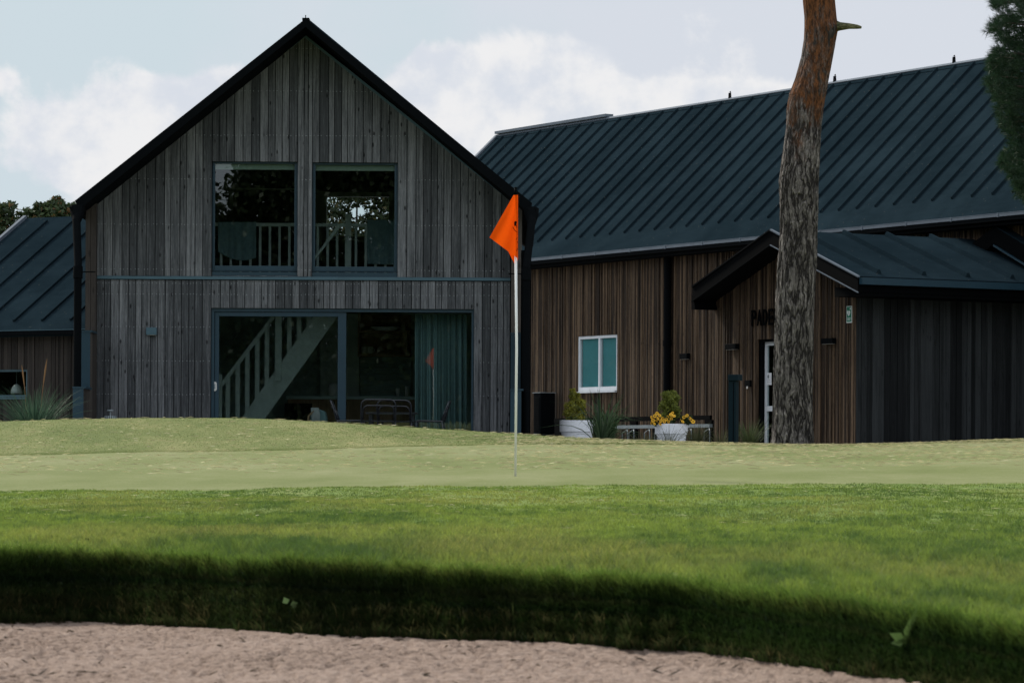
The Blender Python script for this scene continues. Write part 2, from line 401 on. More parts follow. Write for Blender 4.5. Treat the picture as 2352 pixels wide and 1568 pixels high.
def strip(name, k0, k1, sub, mat):
    Ys, Zs = controls(PXC); rows = []
    for k in range(k0, k1):
        m = sub(k)
        for j in range(m): rows.append(Ys[:, k] + (Ys[:, k+1]-Ys[:, k])*j/m)
    rows.append(Ys[:, k1]); Y = np.stack(rows)                     # (nr, nc)
    PX = np.broadcast_to(PXC, Y.shape)
    Z = np.zeros_like(Y); i = 0
    for k in range(k0, k1):
        m = sub(k)
        for j in range(m): Z[i] = Zs[:, k] + (Zs[:, k+1]-Zs[:, k])*j/m; i += 1
    Z[i] = Zs[:, k1]
    Z = Z + und(PX, Y)
    if k0 == 0:
        x = (PX-CX)/F*Y
        Z = Z + np.where(Y < np.broadcast_to(Ys[:, K_LIP], Y.shape)-0.02, np.clip(fbm(x*42, Y*24, 77, 3)-0.46, -.3, .08)*0.06 + (fbm(x*1.1, Y*.7, 78, 2)-0.5)*0.04 + (fbm(x*5, Y*3, 79, 2)-0.5)*0.02, 0)
    b = -(Z/Y)
    X = ((PX-CX) + b*F*ROLL)/F*Y
    nr, nc = Y.shape
    me = bpy.data.meshes.new(name)
    vv = np.stack([X, Y, Z], -1).reshape(-1, 3)
    idx = np.arange(nr*nc).reshape(nr, nc)
    ff = np.stack([idx[:-1, :-1], idx[:-1, 1:], idx[1:, 1:], idx[1:, :-1]], -1).reshape(-1, 4)
    me.from_pydata(vv.tolist(), [], ff.tolist()); me.update()
    me.polygons.foreach_set('use_smooth', np.ones(len(ff), bool)); me.materials.append(mat)
    o = bpy.data.objects.new(name, me); COL.objects.link(o)
    return tag(o, kind='structure')
def turf(name, cols, patch, fine, bump_d, stripe=0.0):
    m, g = new_mat(name); o = g.n('ShaderNodeTexCoord').outputs['Object']
    big = g.noise(g.scale(o, 1, 0.35, 1), patch, 5, 0.6); f1 = g.noise(g.scale(o, 1, 0.5, 1), fine, 4, 0.65); f2 = g.noise(o, 5.0, 4, 0.6)
    s = g.math('ADD', g.math('MULTIPLY', big, 0.6), g.math('ADD', g.math('MULTIPLY', f1, 0.45), g.math('MULTIPLY', f2, 0.2)))
    c = g.ramp(g.math('SUBTRACT', s, 0.1), [(0.30, cols[0]), (0.48, cols[1]), (0.66, cols[2])])
    finish(g, c, 0.9, 0, f1, bump_d, 0.15)
    return m
M['fairway'] = turf('fairway_turf', [(0.060, 0.115, 0.018), (0.115, 0.180, 0.030), (0.19, 0.23, 0.06)], 0.9, 22, 0.03)
M['bank'] = turf('shaded_bank_turf', [(0.010, 0.018, 0.006), (0.022, 0.036, 0.010), (0.05, 0.06, 0.02)], 6, 40, 0.02)  # shade of the bank painted into its turf colours
M['green'] = turf('putting_turf', [(0.080, 0.112, 0.024), (0.140, 0.166, 0.050), (0.225, 0.234, 0.112)], 0.45, 60, 0.004)
M['lawn'] = turf('lawn_turf', [(0.062, 0.092, 0.020), (0.112, 0.142, 0.034), (0.215, 0.215, 0.085)], 0.9, 40, 0.012)
m, g = new_mat('bunker_sand'); o_ = g.n('ShaderNodeTexCoord').outputs['Object']
s1 = g.noise(g.scale(o_, 1, 0.6, 1), 30.0, 6, 0.68); s2 = g.noise(o_, 70.0, 3, 0.7); s3 = g.noise(o_, 1.2, 3)
sv = g.math('ADD', g.math('MULTIPLY', s1, 0.6), g.math('ADD', g.math('MULTIPLY', s2, 0.35), g.math('MULTIPLY', s3, 0.2)))
finish(g, g.ramp(sv, [(0.43, (0.075, 0.052, 0.041)), (0.52, (0.26, 0.190, 0.150)), (0.66, (0.39, 0.298, 0.245))]), 0.95, 0, g.math('ADD', s1, g.math('MULTIPLY', s2, 0.4)), 0.03, 0.1)
M['sand'] = m
strip('bunker_sand', 0, K_LIP, lambda k: (16, 190, 40)[k], M['sand'])
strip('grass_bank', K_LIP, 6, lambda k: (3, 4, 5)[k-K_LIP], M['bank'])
strip('fairway_grass', 6, K_GF, lambda k: (4, 4, 4, 40, 30)[k-6], M['fairway'])
strip('putting_green', K_GF, K_COL, lambda k: (2, 8, 24, 30)[k-K_GF], M['green'])
strip('lawn', K_COL, 24, lambda k: (1, 14, 4, 3, 4, 5, 3, 4, 10)[k-K_COL], M['lawn'])
gp = MB(); gp.poly([(-1500, -300, -1.6), (1500, -300, -1.6), (1500, 2500, -1.6), (-1500, 2500, -1.6)])
tag(gp.build('ground', M['lawn']), kind='structure')
pv = MB(); pv.poly([(-16, 57.3, ZBASE+0.006), (14, 57.3, ZBASE+0.006), (34, 110, ZBASE+0.006), (-20, 110, ZBASE+0.006)])
tag(pv.build('paving', M['concrete']), kind='structure')

def blade_field(name, px, Y, h, w, col, label, lean=0.5, sink=0.004, fwd=0.0):
    n = len(px); z = gz(px, Y)
    x = ((px-CX) - z/Y*F*ROLL)/F*Y
    ang = nrng.uniform(0, 2*np.pi, n); la = nrng.uniform(0, 2*np.pi, n); ll = nrng.uniform(0.1, 1.0, n)*lean*h
    side = np.stack([np.cos(ang), np.sin(ang)*0.4, 0*ang], -1)*w[:, None]/2
    ln = np.stack([np.cos(la)*ll, np.sin(la)*ll, 0*la], -1)
    ln[:, 1] -= fwd*h
    p0 = np.stack([x, Y, z-sink], -1); up = np.stack([0*h, 0*h, h], -1)
    v = np.stack([p0-side, p0+side, p0+side*0.7+up*0.6+ln*0.35, p0-side*0.7+up*0.6+ln*0.35, p0+up*0.97+ln], 1)
    o = np_mesh(name, M['blade'], v, 5, [(0, 1, 2, 3), (3, 2, 4)], col)
    return tag(o, label, None, None, 'stuff')
def grass_cols(px, Y, n, base, yellow, dark, rv=(0.65, 1.3)):
    x = (px-CX)/F*Y
    f = fbm(x*0.8, Y*0.35, 31, 4); f2 = fbm(x*4.5, Y*1.6, 41, 3); f3 = fbm(x*14, Y*4, 43, 2); f4 = fbm(x*42, Y*9, 44, 2)
    t = np.clip((f*0.30+f2*0.24+f3*.2+f4*.26-0.38)/0.22, 0, 1)[:, None]
    c = np.array(dark)*(1-t) + np.array(base)*t
    yy = (np.clip((fbm(x*1.1+9, Y*0.5, 51, 3)-0.47)*3, 0, .7)*nrng.uniform(0.1, 1, n))[:, None]
    c = c*(1-yy) + np.array(yellow)*yy
    return c*nrng.uniform(rv[0], rv[1], n)[:, None]
# fairway: sampled evenly over the picture rows between the brow of the bank and the green
n = 260000
px = nrng.uniform(-500, 2850, n); Ys, _ = controls(px)
t = nrng.uniform(0, 1, n); yb = Ys[:, 6]; Y = 1/((1-t)/(yb+0.02) + t/26.95); Y = np.where(Y > 26, Y+np.abs(nrng.normal(0, .16, n))*(nrng.uniform(0, 1, n) < .5), Y)
hh = nrng.uniform(0.55, 1.2, n)*np.interp(Y, [14, 15.5, 20, 27], [0.038, 0.026, 0.017, 0.013])*(0.1+1.8*fbm((px-CX)/F*Y*14, Y*3.5, 61, 3))
blade_field('rough_grass', px, Y, hh, np.interp(Y, [14, 27], [0.0045, 0.006])*nrng.uniform(.7, 1.3, n),
            grass_cols(px, Y, n, (0.225, 0.300, 0.055), (0.38, 0.36, 0.10), (0.085, 0.145, 0.033)), 'short rough grass between the sand bunker and the putting green', 0.9)
# bank: shade in the blade colours, dark at the foot, lit at the brow
n = 120000
px = nrng.uniform(-500, 2850, n); Ys, _ = controls(px)
t = nrng.uniform(0, 1, n); Y = Ys[:, 3] - 0.01 + t*(Ys[:, 6]-Ys[:, 3]+0.09)
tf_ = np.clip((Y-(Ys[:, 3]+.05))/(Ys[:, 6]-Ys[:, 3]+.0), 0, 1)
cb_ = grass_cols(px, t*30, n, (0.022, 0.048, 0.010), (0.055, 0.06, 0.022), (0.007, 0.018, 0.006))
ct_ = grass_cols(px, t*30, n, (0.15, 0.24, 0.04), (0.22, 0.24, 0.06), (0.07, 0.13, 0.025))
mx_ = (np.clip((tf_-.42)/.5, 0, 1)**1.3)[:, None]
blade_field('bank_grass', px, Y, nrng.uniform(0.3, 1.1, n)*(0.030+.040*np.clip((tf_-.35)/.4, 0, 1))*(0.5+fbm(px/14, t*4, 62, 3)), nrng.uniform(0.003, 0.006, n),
            cb_*(1-mx_)+ct_*mx_, 'longer grass on the bank above the sand, coloured dark for its shade', 1.0, fwd=0.5)
n = 260000
px = nrng.uniform(-500, 2850, n); Ys, _ = controls(px)
t = nrng.uniform(0, 1, n); yb = Ys[:, 6]; Y = 1/((1-t)/(yb+0.02) + t/26.95); Y = np.where(Y > 26, Y+np.abs(nrng.normal(0, .16, n))*(nrng.uniform(0, 1, n) < .5), Y)
hh = nrng.uniform(0.55, 1.2, n)*np.interp(Y, [14, 15.5, 20, 27], [0.038, 0.026, 0.017, 0.013])*(0.1+1.8*fbm((px-CX)/F*Y*14, Y*3.5, 61, 3))
blade_field('rough_grass', px, Y, hh, np.interp(Y, [14, 27], [0.0045, 0.006])*nrng.uniform(.7, 1.3, n),
            grass_cols(px, Y, n, (0.225, 0.300, 0.055), (0.38, 0.36, 0.10), (0.085, 0.145, 0.033)), 'short rough grass between the sand bunker and the putting green', 0.9)
# bank again: blades coloured dark throughout for its shade
n = 120000
px = nrng.uniform(-500, 2850, n); Ys, _ = controls(px)
t = nrng.uniform(0, 1, n); Y = Ys[:, 3] - 0.01 + t*(Ys[:, 6]-Ys[:, 3]+0.09)
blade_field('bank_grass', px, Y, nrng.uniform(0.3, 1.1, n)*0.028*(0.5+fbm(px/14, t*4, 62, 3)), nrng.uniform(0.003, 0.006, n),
            grass_cols(px, t*30, n, (0.022, 0.048, 0.010), (0.055, 0.06, 0.022), (0.007, 0.018, 0.006)), 'longer grass on the bank above the sand, coloured dark for its shade', 1.0, fwd=0.8)
n = 26000
px = nrng.uniform(-500, 2850, n); keep = fbm(px/26, px*0+2, 64, 3) > nrng.uniform(.34, .62, n); px = px[keep]; n = len(px); Ys, _ = controls(px)
t = nrng.uniform(0, 1, n); Y = Ys[:, 3] - 0.035 + t*0.085
blade_field('lip_grass', px, Y, nrng.uniform(0.3, 1.2, n)*0.055*(0.35+1.0*fbm(px/20, px*0, 65, 3)), nrng.uniform(0.003, 0.005, n),
            grass_cols(px, t*9, n, (0.030, 0.052, 0.014), (0.16, 0.13, 0.06), (0.012, 0.024, 0.008)), 'ragged grass fringe hanging over the edge of the sand', 1.1, fwd=0.9)
# lawn behind the green
n = 90000
px = nrng.uniform(-400, 2750, n); Ys, _ = controls(px)
Y = Ys[:, 16] + nrng.uniform(0, 1, n)**0.8*(Ys[:, 20]-Ys[:, 16])
blade_field('lawn_grass', px, Y, nrng.uniform(0.4, 1.3, n)*0.011, nrng.uniform(0.006, 0.010, n),
            grass_cols(px, Y, n, (0.122, 0.155, 0.036), (0.25, 0.228, 0.09), (0.080, 0.115, 0.026), (.8, 1.2)), 'short dry lawn grass on the crest behind the green', 1.0)
# dry clippings
def clippings(name, n, px, Y, label, lo, hi, wd):
    z = gz(px, Y)+0.012; x = (px-CX)/F*Y
    L = nrng.uniform(lo, hi, n); a = nrng.normal(0, 0.45, n); tl = nrng.normal(0, 0.06, n)
    d = np.stack([np.cos(a)*L, np.sin(a)*L, np.sin(tl)*L], -1)/2
    w = np.stack([0*L, 0*L+0.8*wd, 0*L+0.6*wd], -1)
    p = np.stack([x, Y, z], -1); bend = np.stack([0*L, 0*L, nrng.normal(0, 0.003, n)], -1)
    v = np.stack([p-d, p+bend-w*0.5, p+d, p+bend+w], 1)
    c = np.array([0.80, 0.70, 0.40])*nrng.uniform(0.5, 1.1, n)[:, None]
    return tag(np_mesh(name, M['straw'], v, 4, [(0, 1, 2, 3)], c), label, None, None, 'stuff')
n = 5200
px = np.where(nrng.uniform(0, 1, n) < 0.5, nrng.uniform(-200, 2550, n), nrng.uniform(1150, 2550, n))
Ys, _ = controls(px); tt = nrng.uniform(0, 1, n)
Y = np.where(tt < 0.45, Ys[:, 16]+nrng.uniform(0, 1, n)*(Ys[:, 19]-Ys[:, 16]), 32+nrng.uniform(0, 1, n)**0.7*(Ys[:, 15]-32))
clippings('dry_clippings', n, px, Y, 'scattered straw coloured grass clippings on the green and its collar', 0.05, 0.16, 0.007)
n = 260
px = nrng.uniform(-100, 2500, n); Y = 15.5+nrng.uniform(0, 1, n)**0.6*11
clippings('fallen_needles', n, px, Y, 'few pale needles lying on the rough grass', 0.03, 0.08, 0.003)

dk = MB(); dk.box(-4.4, -0.25, 59.9, 62.60, ZBASE-.1, ZBASE+.062)
tag(dk.build('terrace', M['concrete']), kind='structure')

n = 170
px = nrng.uniform(-100, 2400, n); Ys, _ = controls(px); Y = Ys[:, 3]-.15-nrng.uniform(0, 1, n)*3.4
z = gz(px, Y)+.012; x = (px-CX)/F*Y; L = nrng.uniform(.008, .03, n); a_ = nrng.uniform(0, 6.28, n)
d = np.stack([np.cos(a_)*L, np.sin(a_)*L, nrng.normal(0, .25, n)*L], -1); p = np.stack([x, Y, z], -1); w = np.array([0, .0015, .003])
tag(np_mesh('sand_debris', M['straw'], np.stack([p-d, p-w, p+d, p+w], 1), 4, [(0, 1, 2, 3)], np.array([.05, .035, .022])*nrng.uniform(.4, 2.2, n)[:, None]), 'small twigs and needles scattered on the bunker sand', None, None, 'stuff')
# ------------------------------------------------------------------ cladding
def breaks(s0, s1, widths, forced, r):
    pts = sorted({round(x, 4) for x in [s0, s1]+[f for f in forced if s0 < f < s1]}); out = []
    for a, b in zip(pts[:-1], pts[1:]):
        x = a; seg = []
        while x < b-1e-6:
            seg.append(x); x += r.choice(widths)
        k = (b-a)/(x-a)
        out += [a+(q-a)*k for q in seg]
    return out+[s1]
def clad(mb, fr, br, zlo, zhi, opens, t0, t1, gap, r, tj=0.004, screws=None, rows=()):
    for a, b in zip(br[:-1], br[1:]):
        mid = (a+b)/2; a2, b2 = a+gap/2, b-gap/2; iv = [(zlo(mid) if callable(zlo) else zlo, None)]; lo = iv[0][0]; segs = []
        for (o0, o1, z0, z1) in sorted([o for o in opens if o[0] < mid < o[1]], key=lambda o: o[2]):
            if z0 > lo: segs.append((lo, z0))
            lo = z1
        segs.append((lo, None))
        mb.rnd = r.random(); tt = t1 + r.choice([0, 0, tj, tj*2])
        for z0, z1 in segs:
            za = zhi(a2) if z1 is None else z1; zb = zhi(b2) if z1 is None else z1
            if min(za, zb) < z0+0.01: continue
            mb.fprism(fr, [(a2, z0), (b2, z0), (b2, zb), (a2, za)], t0, tt)
            if screws is not None:
                for zr in rows:
                    if z0+0.03 < zr < min(za, zb)-0.04:
                        for q in ((a2+0.022), (b2-0.022)):
                            zz = zr+r.uniform(-.006, .006); e = 0.0052
                            screws.poly([fr.pt(q-e, tt+0.002, zz-e), fr.pt(q+e, tt+0.002, zz-e), fr.pt(q+e, tt+0.002, zz+e), fr.pt(q-e, tt+0.002, zz+e)])

# ------------------------------------------------------------------ timber house with the big gable
H = Fr(0, -1, 702, 1000, 62.75)
hs, hz = lambda px, py=700, t=0.0: H.S(px, py, t), lambda py, px=702, t=0.0: H.Z(px, py, t)
house = thing('timber_house', 'tall grey timber gable house with four large glazed openings and black roof', 'house', (-3.5, 62.75, ZBASE))
ap_s, ap_z = H.at(700, 79)
s_l, s_r = hs(220), hs(1172)
slope = 0.787
soff = lambda s: ap_z - slope*abs(s-ap_s)
zband = hz(640)
TS = 0.022
W1 = (hs(487, 500), hs(683, 500), hz(634), hz(372)); W2 = (hs(717, 500), hs(913, 500), hz(635), hz(373))
DR = (hs(485, 800), hs(1088, 800), ZBASE-0.1, hz(708))
rows = [hz(y) for y in (112, 210, 312, 413, 517, 620, 652, 677, 752, 830, 907)]
r1 = random.Random(3)
gw = MB(); sc = MB()
wd = [0.112, 0.135, 0.135, 0.16, 0.165]
clad(gw, H, breaks(s_l, s_r, wd, [W1[0], W1[1], W2[0], W2[1], ap_s], r1), zband+0.035, soff, [W1, W2], 0.0, TS, 0.012, r1, screws=sc, rows=rows)
clad(gw, H, breaks(s_l, s_r, wd, [DR[0], DR[1]], r1), ZBASE, lambda s: zband-0.035, [DR], 0.0, TS, 0.012, r1, screws=sc, rows=rows)
gable = gw.build('gable_wall', M['wood_grey'], house)
tag(sc.build('screw', M['screw'], gable), kind='stuff')
# structural wall behind the boards
bw = MB()
clad(bw, H, sorted([s_l-0.15, W1[0], W1[1], W2[0], W2[1], ap_s, s_r+0.15]), zband-0.3, lambda s: soff(s)-0.02, [W1, W2], -0.20, -0.012, 0.0, r1, tj=0)
clad(bw, H, sorted([s_l-0.15, DR[0], DR[1], s_r+0.15]), ZBASE, lambda s: zband-0.3, [DR], -0.20, -0.012, 0.0, r1, tj=0)
bw.build('inner_wall', M['black_matt'], house)
# flashing between the storeys
fl = MB(); fl.fbox(H, s_l+0.0, s_r, 0.0, 0.055, zband-0.022, zband+0.022); fl.fbox(H, s_l, s_r, 0.0, 0.02, zband+0.022, zband+0.034)
fl.build('storey_flashing', M['teal_light'], house)
# fins at both corners, stepping down towards the lawn
for side in (-1, 1):
    f0, f1 = (hs(195, 800, 0.25), hs(219.5, 800, 0.25)) if side < 0 else (hs(1173, 800, .25), hs(1198, 800, .25))
    c0, c1 = (f0, f1)
    fin = MB(); r2 = random.Random(5+side)
    for k in range(2):
        fin.rnd = r2.random(); a = c0+(c1-c0)*k/2; b = c0+(c1-c0)*(k+1)/2
        zt = min(soff(a), soff(b))
        fin.fprism(H, [(a+.003, ZBASE), (b-.003, ZBASE), (b-.003, soff(b)), (a+.003, soff(a))], -0.02, 0.25)
    z1 = (1080-765)/F*61.75; z2 = (1080-894)/F*60.8
    for k in range(6):
        fin.rnd = r2.random(); t0 = 0.251+k*0.122
        fin.fbox(H, c0+.004, c1-.004, t0, t0+0.118, ZBASE, z1-0.012)
    for k in range(7):
        fin.rnd = r2.random(); t0 = 0.99+k*0.132
        fin.fbox(H, c0+.004, c1-.004, t0, t0+0.128, ZBASE, z2-0.012)
    fo = fin.build('corner_fin', M['wood_corner'], house)
    cp = MB()
    cp.fbox(H, c0, c1-0.006, 0.985, 1.0, z2+0.001, z1-0.02); cp.fbox(H, c0-0.006, c1+0.03, 0.252, 1.008, z1-0.02, z1+0.012)
    cp.fbox(H, c0, c1-0.006, 1.918, 1.935, ZBASE, z2-0.02); cp.fbox(H, c0-0.006, c1+0.03, 1.0095, 1.945, z2-0.02, z2+0.012)
    cp.build('fin_capping', M['teal'], fo)
# roof
tf, tb = 1.0, -9.0; YF = 62.75-tf
ox, oz = P(702, 43, YF).x, P(702, 43, YF).z
lx, lz = P(172, 461, YF).x, P(172, 461, YF).z; rx, rz_ = P(1222, 466, YF).x, P(1222, 466, YF).z
th = oz-ap_z-0.005
rf = MB()
for (ex, ez) in ((lx, lz), (rx, rz_)):
    sl = (oz-ez)/abs(ex-ox); ds = -1 if ex < ox else 1
    rf.fprism(H, [(ox, oz), (ex, ez), (ex-ds*0.075, ez-th*1.05), (ox, oz-th)], tb, tf)
roof = rf.build('roof', M['black'], house)
sm = MB()
for ds in (-1, 1):     # standing seams along the slopes
    ex, ez = (lx, lz) if ds < 0 else (rx, rz_)
    k = 0.35
    while k < 9.6:
        sm.obox(H.pt(ox+ds*0.05, tf-k, oz-0.03), Vector((ex-ox-ds*0.1, 0, ez-oz+0.04)), Vector((0, 0.04, 0)), Vector((0, 0, 0.05))); k += 0.62
sm.build('roof_seam', M['felt'], roof)
tr = MB()
for ds in (-1, 1):
    e = s_l-0.18 if ds < 0 else s_r+0.18
    tr.fprism(H, [(ap_s, ap_z-0.012), (e, soff(e)-0.012), (e, soff(e)-0.062), (ap_s, ap_z-0.062)], 0.04, 0.075)
tr.build('verge_trim', M['teal_light'], roof)
rc = MB(); rc.fbox(H, ox-0.06, ox+0.06, tb, tf-0.02, oz-0.03, oz+0.015); rc.tube([H.pt(ox, tf-0.01, oz), H.pt(ox, tf-0.01, oz+0.06)], 0.008); rc.build('ridge_cap', M['black'], roof)
# gutters and downpipes
for ds in (-1, 1):
    ex, ez = (lx, lz) if ds < 0 else (rx, rz_)
    gt = MB(); x0 = ex-ds*0.02
    zc_ = ez-th-0.0
    prof = [(x0-ds*0.08, zc_+0.03), (x0+ds*0.10, zc_+0.03), (x0+ds*0.065, zc_-0.05), (x0+ds*0.02, zc_-0.085), (x0-ds*0.05, zc_-0.06)]
    gt.fprism(H, prof, tb, tf+0.12)
    go = gt.build('gutter', M['black'], house)
    dp = MB()
    if ds < 0:
        xt, xm = P(174, 500, 61.5).x, P(179, 600, 61.2).x
        path = [(xt, 61.75, zc_+0.0), (xt, 61.6, zc_-0.2), (xm, 61.25, zc_-1.05), (xm, 61.2, zc_-1.25), (xm, 61.2, 1.36)]
    else:
        xt, xm = P(1221, 500, 61.5).x, P(1209, 600, 61.2).x
        path = [(xt, 61.75, zc_+0.0), (xt, 61.6, zc_-0.2), (xm, 61.25, zc_-1.0), (xm, 61.2, zc_-1.25), (xm, 61.2, ZBASE)]
    dp.tube(path, [0.10, 0.07, 0.066, 0.066, 0.066], 16)
    dp.tube([(path[0][0], 61.75, zc_+0.035), (path[0][0], 61.72, zc_-0.06), (path[0][0], 61.63, zc_-0.22)], [0.13, 0.125, 0.075], 12)
    dp.tube([(xm, 61.22, zc_-1.02), (xm, 61.2, zc_-1.22)], 0.082, 16)
    do = dp.build('downpipe', M['black'], house)
    br_ = MB(); br_.box(xm-ds*0.05, xm-ds*0.30, 61.19, 61.22, zc_-1.12, zc_-1.10); br_.build('pipe_bracket', M['black'], do)
    if ds > 0:
        fx = MB(); fx.box(xm-0.09, xm+0.085, 61.35, 61.8, ZBASE, hz(573, t=1.3)); fx.build('side_shade_box', M['black_matt'], house)  # black box behind the pipe stands in for shade along the house side
# body
x0, x1 = s_l-0.18, s_r+0.18
bd = MB()
bd.box(x0, x0+0.2, 62.96, 71.6, ZBASE, soff(x0)); bd.build('side_wall', M['wood_grey'], house)
bd = MB(); bd.box(x1-0.2, x1, 62.96, 71.6, ZBASE, soff(x1)); bd.build('side_wall', M['wood_grey'], house)
BW = Fr(0, -1, 702, 1000, 70.0)
bo = (BW.S(742, 500), BW.S(902, 500), BW.Z(820, 552), BW.Z(820, 452))
bk = MB(); clad(bk, BW, sorted([x0+.2, bo[0], bo[1], ap_s, x1-.2]), ZBASE, lambda s: soff(s), [bo], -0.2, 0.0, 0, r1, tj=0)
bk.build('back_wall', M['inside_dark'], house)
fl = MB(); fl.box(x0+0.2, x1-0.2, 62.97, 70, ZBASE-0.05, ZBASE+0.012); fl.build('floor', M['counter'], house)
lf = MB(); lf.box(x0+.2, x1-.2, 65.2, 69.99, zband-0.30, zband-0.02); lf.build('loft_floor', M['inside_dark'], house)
lw = MB(); lw.box(x0+.21, x1-.21, 69.2, 69.3, ZBASE+.02, zband-0.31); lw.build('kitchen_wall', M['inside_wall'], house)
# back window seen through the loft
wf = MB()
e = 0.07
wf.fbox(BW, bo[0]-0.02, bo[0]+e, -0.1, 0.03, bo[2], bo[3]); wf.fbox(BW, bo[1]-e, bo[1]+.02, -0.1, 0.03, bo[2], bo[3])
wf.fbox(BW, bo[0]-.25, bo[1]+.1, 0.002, 0.035, bo[3], bo[3]+0.09); wf.fbox(BW, bo[0]+e, bo[1]-e, -0.1, 0.03, bo[2], bo[2]+e)
wf.fbox(BW, bo[0]-0.16, bo[0]-0.021, 0.002, 0.03, bo[2]-0.4, bo[3]-.01)
tag(wf.build('back_window', M['sage'], house))
st = MB(); a = BW.S(531, 500); st.fbox(BW, a-0.03, a+0.04, 0.002, 0.03, BW.Z(531, 520), BW.Z(531, 440)); st.fbox(BW, BW.S(528, 433), BW.S(690, 433), 0.002, 0.03, BW.Z(600, 436), BW.Z(600, 432.5))
st.build('loft_light_slit', M['white'], house)  # white strips stand in for light gaps round a closed blind
# upper windows
for (w_, gx0, gx1, gy0, gy1) in ((W1, 493.5, 676, 377, 611), (W2, 724, 906, 378.5, 612)):
    s0, s1, z0, z1 = w_; ta, tb_ = -0.11, -0.045
    a0, a1 = hs(gx0, 500, -.05), hs(gx1, 500, -.05); b0, b1 = hz(gy1, 702, -.05), hz(gy0, 702, -.05)
    zs = hz(622.5, 702, -.05)
    wm = MB()
    wm.fbox(H, s0, a0, ta, tb_, zs, z1); wm.fbox(H, a1, s1, ta, tb_, zs, z1); wm.fbox(H, a0, a1, ta, tb_, b1, z1); wm.fbox(H, a0, a1, ta, tb_+0.004, zs, b0)
    wi = 0.014
    wm.fbox(H, a0-0.03, a0-0.03+wi, tb_, tb_+.008, zs, z1); wm.fbox(H, a1+0.03-wi, a1+.03, tb_, tb_+.008, zs, z1)
    wo = wm.build('window', M['teal'], house, bevel=0.004)
    pn = MB(); pn.poly([H.pt(a0-.005, -0.085, b0-.005), H.pt(a1+.005, -0.085, b0-.005), H.pt(a1+.005, -0.085, b1+.005), H.pt(a0-.005, -0.085, b1+.005)]); pn.build('pane', M['glass'], wo)
    sl = MB(); sl.fbox(H, s0+.003, s1-.003, -0.10, -0.012, z0-0.02, zs-0.022); sl.fprism(H, [(s0+.003, zs-0.012), (s1-.003, zs-.012), (s1-.003, zs-.004), (s0+.003, zs-.004)], -0.10, -0.005); sl.build('sill', M['teal'], wo)
    bl = MB(); bl.fbox(H, a0-.03, a1+.03, -0.17, -0.125, b1-0.095, b1+.04); bl.build('roller_blind', M['blind'], wo)
# sliding door
s0, s1, z0, z1 = DR
dx0, dx1 = hs(493, 800, -.06), hs(795, 800, -.06); g0, g1 = hs(503, 800, -.06), hs(776, 800, -.06); gt_ = hz(727, 702, -.06)
zt = hz(716, 702, -.06)
dm = MB(); dm.fbox(H, dx0, g0, -0.115, -0.05, ZBASE+.01, zt-.006); dm.fbox(H, g1, dx1, -0.115, -0.05, ZBASE+.01, zt-.006); dm.fbox(H, g0, g1, -0.115, -0.05, gt_, zt-.006); dm.fbox(H, g0, g1, -0.115, -0.05, ZBASE+.01, ZBASE+.12)
door = dm.build('sliding_door', M['teal'], house, bevel=0.004)
pn = MB(); pn.poly([H.pt(g0, -.085, ZBASE+.1), H.pt(g1, -.085, ZBASE+.1), H.pt(g1, -.085, gt_), H.pt(g0, -.085, gt_)]); pn.build('pane', M['glass'], door)
hd = MB(); hx, hz_ = H.at(493.5, 887, -.05)
pts = []
for k in range(16):
    a = 2*math.pi*k/16; pts.append((hx+0.036*math.cos(a), hz_+0.036*math.sin(a)+(0.045 if math.sin(a) > 0 else -0.045)))
hd.fprism(H, pts, -0.0499, -0.034); hd.build('handle', M['ceramic'], door)
hi = MB(); hi.fbox(H, hx-0.012, hx+0.012, -0.0345, -0.030, hz_-.045, hz_+.045); hi.build('handle_recess', M['silver'], door)
fm = MB(); fm.fbox(H, s0+.002, dx0-.004, -0.16, -0.012, ZBASE, zt); fm.fbox(H, hs(1083, 800, -.05), s1-.002, -0.16, -0.03, ZBASE, zt); fm.fbox(H, s0+.002, s1-.002, -0.19, -0.02, zt, z1-.002)
fm.fbox(H, dx1+.002, hs(1083, 800, -.05), -0.16, -0.12, ZBASE, ZBASE+.06)
dfm = fm.build('door_frame', M['teal'], house)
tk = math.tan(0.0325); sR0, sR1 = dx1-.06, hs(1084, 800, -.1)
pn = MB(); pn.poly([H.pt(sR0, -0.12, ZBASE+.05), H.pt(sR1, -0.12-(sR1-sR0)*tk, ZBASE+.05), H.pt(sR1, -0.085-(sR1-sR0)*tk, zt), H.pt(sR0, -0.085, zt)])
pn.build('fixed_pane', M['glass'], dfm)
# interior stair
SY = Fr(0, -1, 702, 1000, 66.0)
sg = MB(); sg.fprism(SY, [SY.at(553, 962), SY.at(608, 962), SY.at(775, 727), SY.at(720, 727)], -0.05, 0.0)
ext = SY.at(548, 969); sg.fprism(SY, [SY.at(545, 972), SY.at(600, 972), SY.at(607, 963), SY.at(552, 963)], -0.05, 0.0)
sg.fprism(SY, [SY.at(721, 726), SY.at(776, 726), SY.at(812, 676), SY.at(757, 676)], -0.05, 0.0)
stair = sg.build('staircase', M['sage'], house)
d = SY.at(720, 727); d0 = SY.at(553, 962)
lin = lambda px: 962+(px-553)/(720-553)*(727-962)
hrail = MB()
hyr = lambda px: 884-(px-509)*1.312
hrail.fprism(SY, [SY.at(506, 894), SY.at(506, 880), SY.at(660, 678), SY.at(660, 692)], -0.075, -0.02); hrail.build('handrail', M['sage'], stair)
for zx in (245, 323, 400, 479, 556, 736, 813, 890):
    px = (740+zx/2.138)/1.6327
    bl = MB(); lo = min(lin(px-5)+4, 985); up = max(hyr(px), 690)
    bl.fbox(SY, SY.S(px-5, 850), SY.S(px+5, 850), -0.06, -0.03, SY.Z(px, lo), SY.Z(px, up)); bl.build('baluster', M['sage'], stair)
